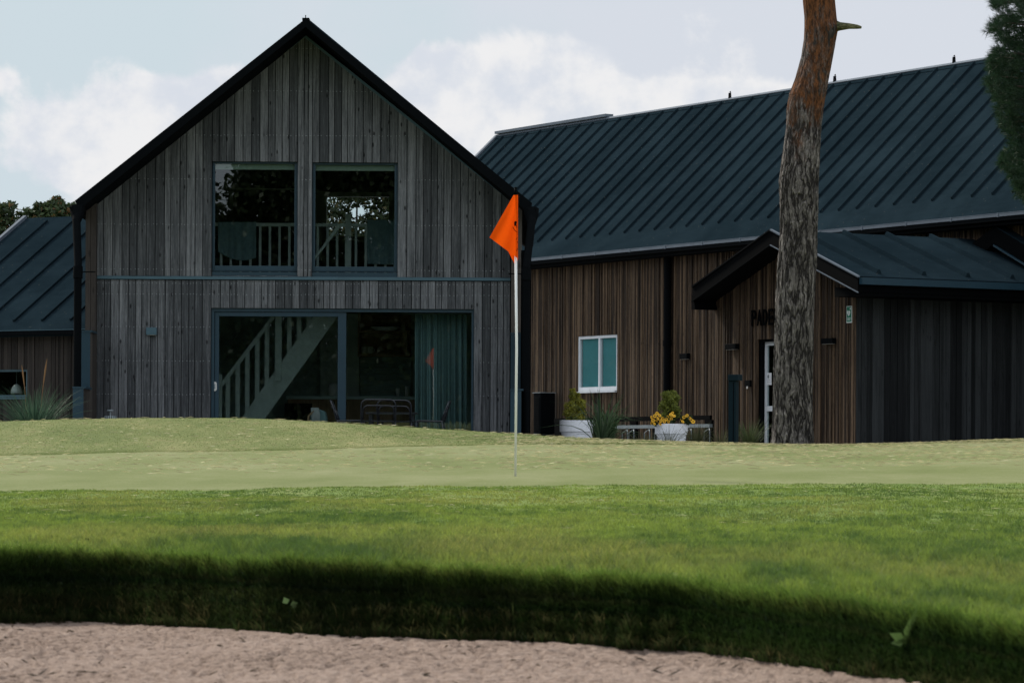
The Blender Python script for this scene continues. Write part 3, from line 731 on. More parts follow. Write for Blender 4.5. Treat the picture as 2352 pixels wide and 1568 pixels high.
for (x0_, x1_, ylo, yup) in ((624, 676, 745, 120), (172, 200, 1150, 690)):
    a_, b_ = [(740+q/2.138)/1.6327 for q in (x0_, x1_)]; c_, d_ = [(1080+q/2.138)/1.6327 for q in (ylo, yup)]
    np_ = MB(); np_.fbox(SY, SY.S(a_, 850), SY.S(b_, 850), -0.02, 0.05, max(ZBASE+.012, SY.Z(a_, c_)), SY.Z(a_, d_)); np_.build('newel_post', M['sage'], stair)
# kitchen units
KY = Fr(0, -1, 702, 1000, 68.4)
ku = MB(); r3 = random.Random(9); ku0, ku1 = KY.S(660, 950), KY.S(985, 950)
zt_ = KY.Z(800, 913)
x = ku0
while x < ku1-.1:
    ku.rnd = r3.random(); w_ = min(r3.choice([0.55, 0.9]), ku1-x); ku.fbox(KY, x+.004, x+w_-.004, -0.55, 0.0, ZBASE+.1, zt_-0.03); x += w_
kit = ku.build('kitchen_unit', M['wood_inside'], house)
kc = MB(); kc.fbox(KY, ku0-.02, ku1+.02, -0.56, 0.03, zt_-.028, zt_+.03); kc.build('counter_top', M['counter'], kit)
ov = MB(); a_, b_ = [(740+q/2.138)/1.6327 for q in (700, 920)]; ov.fbox(KY, KY.S(a_, 950), KY.S(b_, 950), -.02, 0.012, KY.Z(700, 985), KY.Z(700, 926)); ov.build('oven_door', M['black'], kit)
tl = MB(); a_, b_ = [(740+q/2.138)/1.6327 for q in (1290, 1705)]
for j in range(8):
    tl.rnd = r3.random(); z_ = zt_+.035+j*.11; tl.fbox(KY, KY.S(a_, 850), KY.S(b_, 850), -.70, -.66+0.003*(j % 2), z_, z_+.104)
tl.build('tile_splashback', M['tile'], kit)
cb = MB(); c0_, c1_ = KY.S(a_-2, 750), KY.S(b_, 750); zb_ = KY.Z(800, (1080+542/2.138)/1.6327); zu = zband-.35
zm_ = KY.Z(800, (1080+348/2.138)/1.6327); xm_ = KY.S((740+1643/2.138)/1.6327, 750)
cb.rnd = .6; cb.fbox(KY, c0_, c1_, -.6, -.2, zb_, zb_+.05); cb.fbox(KY, c0_, c0_+.03, -.6, -.2, zb_+.051, zu); cb.fbox(KY, xm_, xm_+.09, -.6, -.2, zb_+.051, zm_-.001); cb.fbox(KY, c0_+.031, c1_, -.6, -.21, zm_, zm_+.03); cb.rnd = .2; cb.fbox(KY, c0_+.031, c1_, -.62, -.605, zb_+.05, zu)
cab = cb.build('wall_cabinet', M['wood_inside'], kit)
wp = MB(); a_, b_ = [(740+q/2.138)/1.6327 for q in (975, 1288)]; wp.fbox(KY, KY.S(a_, 850), KY.S(b_, 850), -.72, -.5, zt_+.035, zu); wp.build('wall_panel', M['sage'], kit)
def mug(px, py, fr, t, h, r_, label, name='mug', mat='ceramic'):
    s_, z_ = fr.at(px, py, t); o = MB(); p = fr.pt(s_, t, z_)
    o.lathe(p, [(r_*.8, 0), (r_, h*.15), (r_, h), (r_*.86, h), (r_*.8, h*.2)], 14)
    if mat == 'ceramic': o.tube([p+Vector((r_*math.cos(.4)*1.0, 0, h*.8)), p+Vector((r_*1.5, 0, h*.7)), p+Vector((r_*1.5, 0, h*.35)), p+Vector((r_*1.0, 0, h*.2))], r_*.12, 6)
    ob = o.build(name, M[mat], None, True); return tag(ob, label, name.replace('_', ' '), None)
CZ = lambda q: (740+q/2.138)/1.6327
for q, lab in ((1340, 'left white mug on the wall cabinet shelf behind the fixed glass'), (1385, 'right white mug on the wall cabinet shelf behind the fixed glass')):
    m_ = mug(CZ(q), 800, KY, -.3, .14, .055, lab); off = zb_+.05 - min((m_.matrix_world @ v_.co).z for v_ in m_.data.vertices); m_.location.z += off; m_['group'] = 'mugs on the cabinet shelf'
bwl = MB(); p = KY.pt(KY.S(CZ(1505), 750), -.35, zm_+.03); bwl.lathe(p, [(.17, 0), (.30, .07), (.29, .07), (.16, .015)], 20); tag(bwl.build('serving_dish', M['ceramic'], None, True), 'long white dish on the upper cabinet shelf', 'dish')
kt = MB(); p = KY.pt(KY.S(CZ(1090), 850), -.2, zt_+.03); kt.lathe(p, [(.10, 0), (.105, .12), (.085, .22), (.03, .25)], 16); tag(kt.build('canister', M['ceramic'], None, True), 'pale rounded canister on the kitchen counter beside the door frame', 'canister')
for q, h_, lab in ((1605, .16, 'short drinking glass on the counter under the cabinet'), (1678, .20, 'taller drinking glass on the counter near the curtain')):
    gl_ = MB(); p = KY.pt(KY.S(CZ(q), 850), -.2, zt_+.03); gl_.lathe(p, [(.03, 0), (.038, h_), (.033, h_), (.026, .01)], 14); tag(gl_.build('drinking_glass', M['ceramic'], None, True), lab, 'glass', 'glasses on the kitchen counter')
# loft balustrade
LB = Fr(0, -1, 702, 1000, 65.4)
lz0 = zband-0.02
U = lambda zx: (740+zx/2.904)/1.6327; V = lambda zy: (560+zy/2.904)/1.6327
lr = MB(); zr1, zr0 = LB.Z(600, V(803)), LB.Z(600, V(838))
lr.fbox(LB, LB.S(U(150), 520), LB.S(U(2300), 520), -.03, .03, zr0, zr1)
lbal = lr.build('loft_balustrade', M['sage'], house)
for zx in [260+k*106 for k in range(8)] + [1312, 1420, 1523, 1728, 1835, 1942, 2050, 2150]:
    b_ = MB(); b_.fbox(LB, LB.S(U(zx-13), 560), LB.S(U(zx+13), 560), -.014, .014, lz0, zr0-.001); b_.build('baluster', M['sage'], lbal)
nw = MB(); nw.fbox(LB, LB.S(U(1610), 560), LB.S(U(1676), 560), -.05, .05, lz0, LB.Z(800, V(705))); nw.build('newel_post', M['sage'], lbal)
LD = Fr(0, -1, 702, 1000, 65.0)
dg = MB(); dg.fprism(LD, [LD.at(U(1250), V(1240)), LD.at(U(1265), V(1190)), LD.at(U(1540), V(810)), LD.at(U(1610), V(812)), LD.at(U(1608), V(845)), LD.at(U(1560), V(848))], -.03, .03); dg.build('handrail', M['sage'], lbal)
def cloth(name, fr, px0, px1, py0, py1l, py1r, t, mat, label, cat, folds, amp, sag=0.0, nx=60, nz=14):
    mb = MB(); rows_ = []
    for side in (0, 1):
        for j in range(nz+1):
            row = []
            for i in range(nx+1):
                f = i/nx; px = px0+(px1-px0)*f; pe = py1l+(py1r-py1l)*f + sag*math.sin(math.pi*f)
                py = py0+(pe-py0)*j/nz
                s_, z_ = fr.at(px, py, t)
                w_ = amp*(0.35+0.65*j/nz)*(math.sin(f*folds*6.283+math.sin(f*9)*1.2)+.4*math.sin(f*folds*2.1*6.283+1))
                row.append(fr.pt(s_, t+w_+side*-.012, z_))
            rows_.append(row)
    n = nx+1; mb.v = [p for r_ in rows_ for p in r_]; m_ = (nz+1)*n
    for side in (0, 1):
        for j in range(nz):
            for i in range(nx):
                a = side*m_+j*n+i; mb.f.append((a, a+1, a+n+1, a+n)); mb.r.append(.5)
    o = mb.build(name, M[mat], None, True, recalc=False); return tag(o, label, cat)
cloth('towel', LB, U(225), U(640), V(792), V(1115), V(1180), .06, 'towel', 'dark towel draped over the loft railing behind the left upper window', 'towel', 3, .012, 12)
cloth('towel', LB, U(1850), U(2170), V(768), V(1245), V(1255), .06, 'towel', 'blue grey towel draped over the loft railing behind the right upper window', 'towel', 2, .01)
cloth('curtain', H, 953, 1072, 722, 1036, 1036, -.55, 'curtain', 'teal pleated curtain hanging behind the right end of the fixed glass', 'curtain', 8, .085, 0, 200, 10)
# small fixed things on and by the wall
wl = MB(); a_, z_ = H.at(336, 769, .1); b_, z2_ = H.at(360, 752, .1); wl.fbox(H, a_, b_, TS+.008, .14, z_, z2_); o = wl.build('wall_lamp', M['teal_light'], None, bevel=.006)
tag(o, 'small blue grey box lamp on the grey gable wall left of the sliding door', 'wall lamp')
o2 = MB(); o2.fbox(H, a_+.02, b_-.02, .04, .12, z_-.006, z_+.001); o2.build('diffuser', M['ceramic'], o)

# ------------------------------------------------------------------ low building at the left
A = Fr(-0.5, -0.866, 85, 757, 66.8)
annex = thing('side_building', 'low side building with slate felt roof left of the gable house', 'building', tuple(A.pt(0, 0, ZBASE)))
ez = A.Z(85, 757, 0.25); tp = math.tan(R(31))
ZRr = None
aS = lambda px, py, t=0.0: A.S(px, py, t)
# run of the roof so that its ridge sits at picture row 499 above column 115
lo, hi = 1.0, 8.0
for _ in range(50):
    mid = (lo+hi)/2; zz = ez+tp*mid
    if A.Z(115, 499, 0.25-mid) > zz: hi_ = None; lo = mid
    else: hi = mid
run = lo; zr = ez+tp*run
sv = A.S(60, 499, 0.25-run); se = A.S(330, 600, 0)
wa = MB(); r4 = random.Random(12)
wo_ = (A.S(-60, 870), A.S(62, 870), A.Z(40, 914), A.Z(40, 848))
clad(wa, A, breaks(sv+.3, se, [.055, .07, .09, .1], [wo_[0], wo_[1]], r4), ZBASE, lambda s: ez-.06, [wo_], -.03, 0.0, .008, r4, tj=.006)
wall_a = wa.build('wall', M['wood_annex'], annex)
ba = MB(); clad(ba, A, sorted([sv+.3, wo_[0], wo_[1], se]), ZBASE, lambda s: ez-.05, [wo_], -.3, -.04, 0, r4, tj=0); ba.fbox(A, sv+.3, se, -2*run-.2, -2*run, ZBASE, ez); ba.fprism(A, [(sv+.3, ZBASE), (sv+.5, ZBASE), (sv+.5, ez), (sv+.3, ez)], -2*run, -.3); ba.build('inner_wall', M['black_matt'], annex)
ra = MB()
ra.obox(A.pt(sv, .25, ez), A.u*(se-sv), -A.n*run+Vector((0, 0, zr-ez)), Vector((0, 0, -.13)))
ra.obox(A.pt(sv, .25-2*run, ez), A.u*(se-sv), A.n*(run-.001)+Vector((0, 0, zr-ez)), Vector((0, 0, -.13)))
roof_a = ra.build('roof', M['felt'], annex)
sa = MB(); up_ = -A.n*run+Vector((0, 0, zr-ez)); nrm_ = (A.n*math.sin(R(31))+Vector((0, 0, math.cos(R(31))))).normalized()
s_ = A.S(118, 505, .25-run); s_ -= 0.66*12
while s_ < se:
    if s_ > sv+.2:
        sa.obox(A.pt(s_, .25, ez)+up_*.07+nrm_*.001, A.u*.042, up_*.89, nrm_*.042)
    s_ += .66
sa.build('roof_seam', M['felt'], roof_a)
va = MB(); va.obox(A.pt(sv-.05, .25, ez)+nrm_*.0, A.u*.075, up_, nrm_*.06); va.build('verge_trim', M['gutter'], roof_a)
ga = MB(); ga.fbox(A, sv, se, .252, .33, ez-.10, ez-.02); ga.build('gutter', M['black'], annex)
g2 = MB(); g2.fbox(A, sv, se, .252, .338, ez-.018, ez-.006); g2.build('gutter_edge', M['teal_light'], annex)
wm = MB(); z0_, z1_ = wo_[2], wo_[3]
wm.fbox(A, wo_[0], wo_[1], -.09, -.03, z0_+.02, z0_+.06); wm.fbox(A, wo_[0]+.02, wo_[1], -.06, .04, z0_-.02, z0_+.012); wm.fbox(A, wo_[1]-.04, wo_[1], -.09, -.03, z0_+.061, z1_); wm.fbox(A, wo_[0], wo_[1]-.041, -.09, -.03, z1_-.04, z1_)
win = wm.build('window', M['teal_light'], annex)
pn = MB(); pn.poly([A.pt(wo_[0], -.07, z0_+.05), A.pt(wo_[1]-.03, -.07, z0_+.05), A.pt(wo_[1]-.03, -.07, z1_-.03), A.pt(wo_[0], -.07, z1_-.03)]); pn.build('pane', M['glass'], win)
lp = MB(); p = A.pt(*[A.S(38, 902, -.45)], -.45, A.Z(38, 904, -.45)); lp.lathe(p, [(.02, 0.0), (.11, .0), (.105, .06), (.08, .13), (.045, .165), (.012, .18)], 20)
lam = lp.build('pendant_lamp', M['ceramic'], None, True); tag(lam, 'white domed pendant lamp behind the window of the low side building', 'lamp')
cr = MB(); cr.tube([p+Vector((0, 0, .18)), p+Vector((0, 0, .9))], .005); cr.build('cord', M['grey_ink'], lam)
# ------------------------------------------------------------------ long brown hall with the big slate roof
B = Fr(-0.866, -0.5, 1222, 600, 86.0)
hall = thing('sports_hall', 'long brown batten clad hall with a big slate felt roof and gabled porch', 'hall', tuple(B.pt(B.S(1500, 900), 0, ZBASE)))
OV = 0.40
eB = B.Z(1222, 596, OV)
TP = math.tan(R(43))
def run_for(px, py):
    lo, hi = 1.0, 9.0
    for _ in range(60):
        mid = (lo+hi)/2
        if B.Z(px, py, OV-mid) > eB+TP*mid: lo = mid
        else: hi = mid
    return lo
RB = run_for(1145, 310)
zB = eB+TP*RB
sL = B.S(1145, 310, OV-RB); sR = B.S(2352, 500, 0)+9.0
dP = 4.3
wall_z = eB-0.16
wx = (B.S(1327, 830), B.S(1417, 830)); wz = (B.Z(1372, 898), B.Z(1372, 770))
r5 = random.Random(21); hb = MB()
wide = [.036, .045, .05, .062, .075]
clad(hb, B, breaks(sL+.3, sR-.3, wide, [wx[0], wx[1]], r5), ZBASE, lambda s: wall_z, [wx+wz], -.03, 0.0, .011, r5, tj=.011)
hw = hb.build('wall', M['wood_brown'], hall)
hk = MB(); clad(hk, B, sorted([sL+.3, wx[0], wx[1], sR-.3]), ZBASE, lambda s: wall_z, [wx+wz], -.3, -.035, 0, r5, tj=0)
hk.fbox(B, sL+.3, sR-.3, OV*2-2*RB-.4, OV*2-2*RB-.1, ZBASE, wall_z)
for q in (sL+.3, sR-.5):
    hk.fprism(B, [(q, ZBASE), (q+.2, ZBASE), (q+.2, wall_z), (q, wall_z)], OV-2*RB+.3, -.3)
hk.build('inner_wall', M['black_matt'], hall)
up_ = -B.n*RB+Vector((0, 0, zB-eB)); nrm_ = (B.n*math.sin(R(43))+Vector((0, 0, math.cos(R(43))))).normalized()
rb = MB()
rb.obox(B.pt(sL, OV, eB), B.u*(sR-sL), up_, nrm_*-.14)
rb.obox(B.pt(sL, OV-2*RB, eB), B.u*(sR-sL), B.n*(RB-.001)+Vector((0, 0, zB-eB)), Vector((0, 0, -.16)))
roof_b = rb.build('roof', M['felt'], hall)
sb = MB(); s_ = sL+.46
while s_ < sR-.1:
    j = r5.uniform(-.012, .012)
    sb.prism([B.pt(s_+j-.022, OV, eB)+up_*.118+nrm_*.001, B.pt(s_+j+.022, OV, eB)+up_*.118+nrm_*.001, B.pt(s_+j+.014, OV, eB)+up_*.12+nrm_*.052, B.pt(s_+j-.014, OV, eB)+up_*.12+nrm_*.052], up_*.855); s_ += .655
sb.build('roof_batten', M['felt'], roof_b)
eg = MB(); eg.obox(B.pt(sL, OV, eB)+nrm_*.001, B.u*(sR-sL), up_*.112, nrm_*.010); eg.obox(B.pt(sL, OV, eB)+up_*.965+nrm_*.001, B.u*(sR-sL), up_*.03, nrm_*.012); eg.build('eave_strip', M['felt'], roof_b)
rg = MB()
rg.obox(B.pt(sL-.03, OV, eB)+up_*.982+nrm_*.012, B.u*(sR-sL), up_*.012, nrm_*.025)
rg.obox(B.pt(sL, OV-RB-.12, zB+.015), B.u*5.6, B.n*.24, Vector((0, 0, .07)))
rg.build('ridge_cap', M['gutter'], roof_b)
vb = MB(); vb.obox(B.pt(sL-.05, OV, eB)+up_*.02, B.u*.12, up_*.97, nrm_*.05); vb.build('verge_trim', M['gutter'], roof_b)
gb = MB(); gb.fbox(B, sL, sR, OV+.004, OV+.11, eB-.13, eB-.035); gb.fbox(B, sL, sR, .012, OV-.025, eB-.20, eB-.165); gb.fbox(B, sL, sR, OV-.02, OV+.003, eB-.205, eB-.02); gu = gb.build('gutter', M['black'], hall)
gl = MB(); s_ = sL
while s_ < sR:
    gl.obox(B.pt(s_, OV-.02, eB+.008), B.u*1.47, B.n*.15, Vector((0, 0, .012))); gl.fbox(B, s_, s_+1.47, OV+.115, OV+.128, eB-.05, eB+.004)
    gl.fbox(B, s_+1.45, s_+1.49, OV+.10, OV+.134, eB-.06, eB+.024); s_ += 1.5
gl.build('gutter_lip', M['gutter'], gu)
for px, py in ((1680, 218), (1921, 178), (2195, 130)):
    s_ = B.S(px, py, OV-RB); hk_ = MB(); p = B.pt(s_, OV-RB+.02, zB-.02)
    hk_.prism([p-B.u*.035, p+B.u*.035, p+B.u*.02+Vector((0, 0, .14)), p-B.u*.02+Vector((0, 0, .14))], B.n*.05)
    hk_.tube([p+Vector((0, 0, .13)), p+Vector((0, 0, .18))-B.u*.015, p+Vector((0, 0, .165))-B.u*.04], .011, 6); hk_.build('roof_hook', M['black'], roof_b)
# downpipe
s_ = B.S(1533, 800, .1); dpb = MB(); dpb.tube([B.pt(s_, .11, wall_z+.05), B.pt(s_, .11, ZBASE)], .085, 14); dpb.tube([B.pt(s_, .11, B.Z(1533, 795)), B.pt(s_, .11, B.Z(1533, 782))], .10, 14)
dpb.build('downpipe', M['black'], hall)
# window
wm = MB(); w0, w1 = wx; z0_, z1_ = wz; e = .055; mid = w0+(w1-w0)*.535
wm.fbox(B, w0+.004, w0+e, -.10, -.015, z0_, z1_-.004); wm.fbox(B, w1-e, w1-.004, -.10, -.015, z0_, z1_-.004); wm.fbox(B, w0+e, w1-e, -.10, -.016, z1_-.07, z1_-.004); wm.fbox(B, w0+e, w1-e, -.10, -.016, z0_, z0_+.10); wm.fbox(B, mid-.03, mid+.03, -.10, -.012, z0_+.101, z1_-.071)
wwin = wm.build('window', M['white'], hall, bevel=.004)
for a_, b_ in ((w0+e, mid-.03), (mid+.03, w1-e)):
    pn = MB(); pn.poly([B.pt(a_-.01, -.06, z0_+.09), B.pt(b_+.01, -.06, z0_+.09), B.pt(b_+.01, -.06, z1_-.06), B.pt(a_-.01, -.06, z1_-.06)]); pn.build('pane', M['glass'], wwin)
    bl = MB(); bl.fbox(B, a_+.035, b_-.02, -.10, -.085, z0_+.10, z1_-.06); bl.build('blind', M['tealblind'], wwin)
sl = MB(); sl.fbox(B, w0+.002, w1-.002, -.03, .06, z0_-.035, z0_-.004); sl.build('sill', M['white'], wwin)

# ---- porch
fs0, fs1 = B.S(1640, 800, dP), B.S(1965, 800, dP)
pov = 0.55; tv = dP+pov
apx_, apz = B.at(1770, 530, tv)
le = B.at(1590, 662, tv); re = B.at(1957, 631, tv)
half = max(apx_-le[0], re[0]-apx_); ezp = (le[1]+re[1])/2
psl = (apz-ezp)/half; fd = 0.27
pw = MB(); r6 = random.Random(31)
dsx = (B.S(1740, 900, dP), B.S(1812, 900, dP)); dsz = B.Z(1770, 778, dP)
ptop = lambda s: apz-fd*.8-psl*abs(s-apx_)
clad(pw, B, breaks(fs0, fs1, wide, [dsx[0], dsx[1], apx_], r6), ZBASE, ptop, [(dsx[0], dsx[1], ZBASE-1, dsz)], dP-.03, dP, .011, r6, tj=.011)
pw.build('porch_wall', M['wood_brown'], hall)
pk = MB(); clad(pk, B, sorted([fs0, dsx[0], dsx[1], apx_, fs1-.03]), ZBASE, lambda s: ptop(s)-.02, [(dsx[0], dsx[1], ZBASE-1, dsz)], dP-.25, dP-.035, 0, r6, tj=0)
pk.fbox(B, fs0, fs0+.2, .02, dP-.26, ZBASE, ptop(fs0)-.05)
pk.build('porch_inner_wall', M['black_matt'], hall)
# right hand side wall of the porch
D = Fr(0.5, -0.866, 0, 0, 10); D.c = -(D.n.dot(B.pt(fs1, dP, 0)))
d0 = D.u.dot(B.pt(fs1, dP, 0)); 
pd = MB(); r7 = random.Random(33)
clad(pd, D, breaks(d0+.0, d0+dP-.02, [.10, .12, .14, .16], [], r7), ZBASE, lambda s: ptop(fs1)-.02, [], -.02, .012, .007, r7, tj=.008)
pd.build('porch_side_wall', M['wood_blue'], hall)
cpz = MB(); cpz.fbox(B, fs1-.018, fs1+.014, dP-.03, dP+.018, ZBASE, ptop(fs1)); cpz.build('corner_batten', M['wood_brown'], hall)
# porch roof
er = apx_+half+.12; el = apx_-half
pr = MB()
for ds in (-1, 1):
    E = er if ds > 0 else el; zE = apz-psl*abs(E-apx_)
    pr.fprism(B, [(apx_, apz), (E, zE), (E, zE-fd), (apx_, apz-fd)], .02, tv)
prf = pr.build('porch_roof', M['black_matt'], hall)
pf = MB(); zE = apz-psl*(er-apx_)
pf.fprism(B, [(apx_, apz+.003), (er-.02, zE+.003+psl*.02), (er-.02, zE+.018+psl*.02), (apx_, apz+.018)], .02, tv-.03); 
zEl = apz-psl*(apx_-el); pf.fprism(B, [(apx_, apz+.003), (el+.02, zEl+.003+psl*.02), (el+.02, zEl+.018+psl*.02), (apx_, apz+.018)], .02, tv-.03)
pf.build('porch_roof_felt', M['felt'], prf)
ps = MB(); nP = Vector((0, 0, 1))
for px, py in ((2019, 597), (2123, 601), (2224, 604), (2326, 606), (2430, 609)):
    # batten ends along the eave
    s_e = er-.22; lo, hi = 0.0, 5.0
    for _ in range(40):
        t_ = (lo+hi)/2
        if B.S(px, py, t_) > s_e: hi = t_
        else: lo = t_
    t_ = lo
    if t_ < .1: continue
    for a_, b_ in (((apx_+.05), s_e),):
        za, zb2 = apz-psl*(a_-apx_)+.019, apz-psl*(b_-apx_)+.019
        ps.prism([B.pt(a_, t_-.06, za), B.pt(a_, t_+.06, za), B.pt(a_, t_+.025, za+.08), B.pt(a_, t_-.025, za+.08)], B.pt(b_, t_, zb2)-B.pt(a_, t_, za))
ps.build('porch_roof_batten', M['felt'], prf)
pg = MB(); pg.fbox(B, er+.002, er+.11, .02, tv-.03, zE-.13, zE-.005); pgo = pg.build('porch_gutter', M['teal'], prf)
pvt = MB()
for ds in (-1, 1):
    E = er+.02 if ds > 0 else el; zE2 = apz-psl*abs(E-apx_)
    pvt.fprism(B, [(apx_, apz+.004), (E, zE2+.004), (E, zE2+.035), (apx_, apz+.035)], tv-.03, tv+.02)
    pvt.fprism(B, [(apx_, apz-fd-.012), (E, zE2-fd-.012), (E, zE2-fd+.008), (apx_, apz-fd+.008)], tv-.005, tv+.02)
    if ds < 0: pvt.build('porch_verge_trim', M['black'], prf); pvt = MB()
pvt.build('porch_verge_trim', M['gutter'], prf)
# boxed eaves under the porch roof
pe = MB(); zb1 = ptop(fs1)
pe.fprism(B, [(fs1+.02, zE-fd-.06), (er-.02, zE-fd-.06), (er-.02, zE-fd+.0), (fs1+.02, zE-fd+.12)], .05, tv-.05)
pe.fprism(B, [(fs0-.02, zEl-fd-.16), (el+.06, zEl-fd-.16), (el+.02, zEl-fd+.02), (fs0-.02, zEl-fd+.12)], .05, tv-.03)
pe.build('porch_soffit', M['black_matt'], prf)
# door of the porch
dm = MB(); q0, q1 = dsx; q1 = q0+1.05; ta, tb2 = dP-.16, dP-.10
f_ = .045
zmid = B.Z(1760, 939, dP)
dm.fbox(B, q0+.10, q0+.155, ta, tb2, ZBASE+.02, dsz-.05); dm.fbox(B, q1-.16, q1-.06, ta, tb2, ZBASE+.02, dsz-.05); dm.fbox(B, q0+.155, q1-.16, ta, tb2, dsz-.12, dsz-.05); dm.fbox(B, q0+.155, q1-.16, ta, tb2, zmid-.04, zmid+.06); dm.fbox(B, q0+.155, q1-.16, ta, tb2, ZBASE+.02, ZBASE+.10)
k0 = q0+.47; dm.fbox(B, k0, k0+.13, ta, tb2+.004, ZBASE+.02, dsz-.05)
pdoor = dm.build('door', M['white'], hall)
for za, zb2 in ((zmid+.05, dsz-.11), (ZBASE+.09, zmid-.03)):
    pn = MB(); pn.poly([B.pt(q0+.15, dP-.13, za), B.pt(q1-.15, dP-.13, za), B.pt(q1-.15, dP-.13, zb2), B.pt(q0+.15, dP-.13, zb2)]); pn.build('pane', M['glass'], pdoor)
hd = MB(); hd.fbox(B, k0+.05, k0+.075, tb2, tb2+.05, zmid+.16, zmid+.36); hd.build('handle', M['silver'], pdoor)
fm = MB(); fm.fbox(B, q0+.002, q0+.10, dP-.2, dP-.04, ZBASE, dsz-.002); fm.fbox(B, q0+.10, q1, dP-.2, dP-.04, dsz-.05, dsz-.002); fm.build('door_frame', M['black'], pdoor)
ins = MB(); ins.fbox(B, fs0+.3, fs1-.1, dP-2.2, dP-2.1, ZBASE, dsz+.4); ins.build('lobby_wall', M['inside_dark'], hall)
ib = MB(); ib.fbox(B, q0+.2, q1-.1, dP-1.2, dP-.8, ZBASE+.36, ZBASE+.42); ib.fbox(B, q0+.25, q0+.3, dP-1.2, dP-.8, ZBASE, ZBASE+.36); ib.fbox(B, q1-.2, q1-.15, dP-1.2, dP-.8, ZBASE, ZBASE+.36); tag(ib.build('lobby_bench', M['silver']), 'pale low bench seen through the lower pane of the porch door', 'bench')
# notice on the glass
na = B.at(1757.5, 884, dP-.12); nb = B.at(1770.5, 856, dP-.12)
nt = MB(); nt.fbox(B, na[0]-.01, na[0]+.21, dP-.127, dP-.124, na[1], nb[1]); no = nt.build('paper_notice', M['paper']); tag(no, 'white paper notice taped inside the glass of the porch door', 'notice')
ng = MB(); c_ = na[0]+.10; cz = nb[1]-.07; hh_ = nb[1]-na[1]
ng.fprism(B, [(c_+.026*math.cos(k*math.pi/4), cz+.036*math.sin(k*math.pi/4)) for k in range(8)], dP-.1239, dP-.122)
ng.fbox(B, c_-.06, c_+.06, dP-.1239, dP-.122, na[1]+hh_*.42, na[1]+hh_*.44); ng.fbox(B, c_-.035, c_+.035, dP-.1239, dP-.122, na[1]+hh_*.24, na[1]+hh_*.26)
ng.build('print', M['grey_ink'], no)
# lettering
def letters(text, fr, s0, z0, h, adv, wscale, t, depth, mat, parent, name='letter'):
    for i, ch in enumerate(text):
        cu = bpy.data.curves.new('t', 'FONT'); cu.body = ch; cu.size = 1.0; cu.extrude = 0.5; cu.offset = 0.012
        ob = bpy.data.objects.new('t', cu); COL.objects.link(ob)
        dg_ = bpy.context.evaluated_depsgraph_get(); me = bpy.data.meshes.new_from_object(ob.evaluated_get(dg_))
        bpy.data.objects.remove(ob); bpy.data.curves.remove(cu)
        xs = [v_.co.x for v_ in me.vertices]; ys = [v_.co.y for v_ in me.vertices]; x0_, x1_ = min(xs), max(xs); y0_, y1_ = min(ys), max(ys)
        off = wloc(parent)
        for v_ in me.vertices:
            x, y, z = v_.co; v_.co = fr.pt(s0+adv*i+(x-x0_)/(x1_-x0_)*wscale, t+(z+.5)*depth, z0+(y-y0_)/(y1_-y0_)*h)-off
        me.name = name; me.materials.append(mat); o = bpy.data.objects.new(name, me); COL.objects.link(o); o.parent = parent
l0 = B.at(1731, 749, dP); l1 = B.at(1731, 712, dP)
adv = (B.S(1777, 730, dP)-B.S(1731, 730, dP))/3.55
sg = thing('wall_sign', 'raised black PADEL lettering above the porch door, partly behind the pine trunk', 'sign', tuple(B.pt(l0[0], dP, l0[1])))
letters('PADEL', B, l0[0], l0[1], l1[1]-l0[1], adv, adv*.76, dP+.035, .025, M['black_matt'], sg)
# wall lamps
def hall_lamp(x0_, x1_, y0_, y1_, t, label):
    dpt = .12; a_, zb2 = B.at(x0_, (y0_+y1_)/2, t+dpt); b_ = B.S(x1_-3, (y0_+y1_)/2, t+dpt); zt2 = B.Z(x0_, y0_, t+dpt); z0__ = B.Z(x0_, y1_, t+dpt)
    m_ = MB(); m_.fbox(B, a_, b_, t+.024, t+dpt, z0__, zt2); o = m_.build('wall_lamp', M['black'], None, bevel=.006); tag(o, label, 'wall lamp', 'box lamps on the brown cladding')
    k_ = MB(); k_.fbox(B, a_+.02, b_-.02, t+.04, t+dpt-.02, z0__-.005, z0__+.001); k_.build('diffuser', M['ceramic'], o)
hall_lamp(1560, 1580, 812, 825, 0, 'small black box lamp on the main hall wall right of the downpipe')
hall_lamp(1664, 1692, 790, 803, dP, 'black box lamp on the porch wall left of the PADEL door')
hall_lamp(1885, 1914, 777, 790, dP, 'black box lamp on the porch wall right of the pine trunk')
kp = MB(); a_, z_ = B.at(1710, 873, dP+.07); b_, z2_ = B.at(1722, 888, dP+.07); kp.fbox(B, a_, b_, dP+.024, dP+.07, z2_, z_); o = kp.build('door_reader', M['black'], None, bevel=.004); tag(o, 'small black entry reader box on the porch wall beside the door', 'card reader')
kk = MB(); kk.fbox(B, (a_+b_)/2-.012, (a_+b_)/2+.03, dP+.071, dP+.08, z2_-.035, z2_+.012); kk.build('key_tab', M['ceramic'], o)
# defibrillator sign
a_, z0_ = B.at(1944.5, 741.5, dP+.03); b_, z1_ = B.at(1957, 702.5, dP+.03)
ds_ = MB(); ds_.fbox(B, a_, b_, dP+.026, dP+.034, z0_, z1_); so = ds_.build('defibrillator_sign', M['sign_white']); tag(so, 'green and white defibrillator sign with heart and cross near the porch corner', 'sign')
gq = MB(); W_ = b_-a_; H_ = z1_-z0_; m_ = W_*.07; gq.fbox(B, a_+m_, b_-m_, dP+.0342, dP+.036, z0_+H_*.06, z1_-m_*.9); gq.build('sign_face', M['sign_green'], so)
hq = MB(); pts = []
for k in range(28):
    q = 2*math.pi*k/28; X_ = 16*math.sin(q)**3; Y_ = 13*math.cos(q)-5*math.cos(2*q)-2*math.cos(3*q)-math.cos(4*q); pts.append((a_+W_*.44+X_/16*W_*.30, z0_+H_*.58+Y_/16*H_*.20))
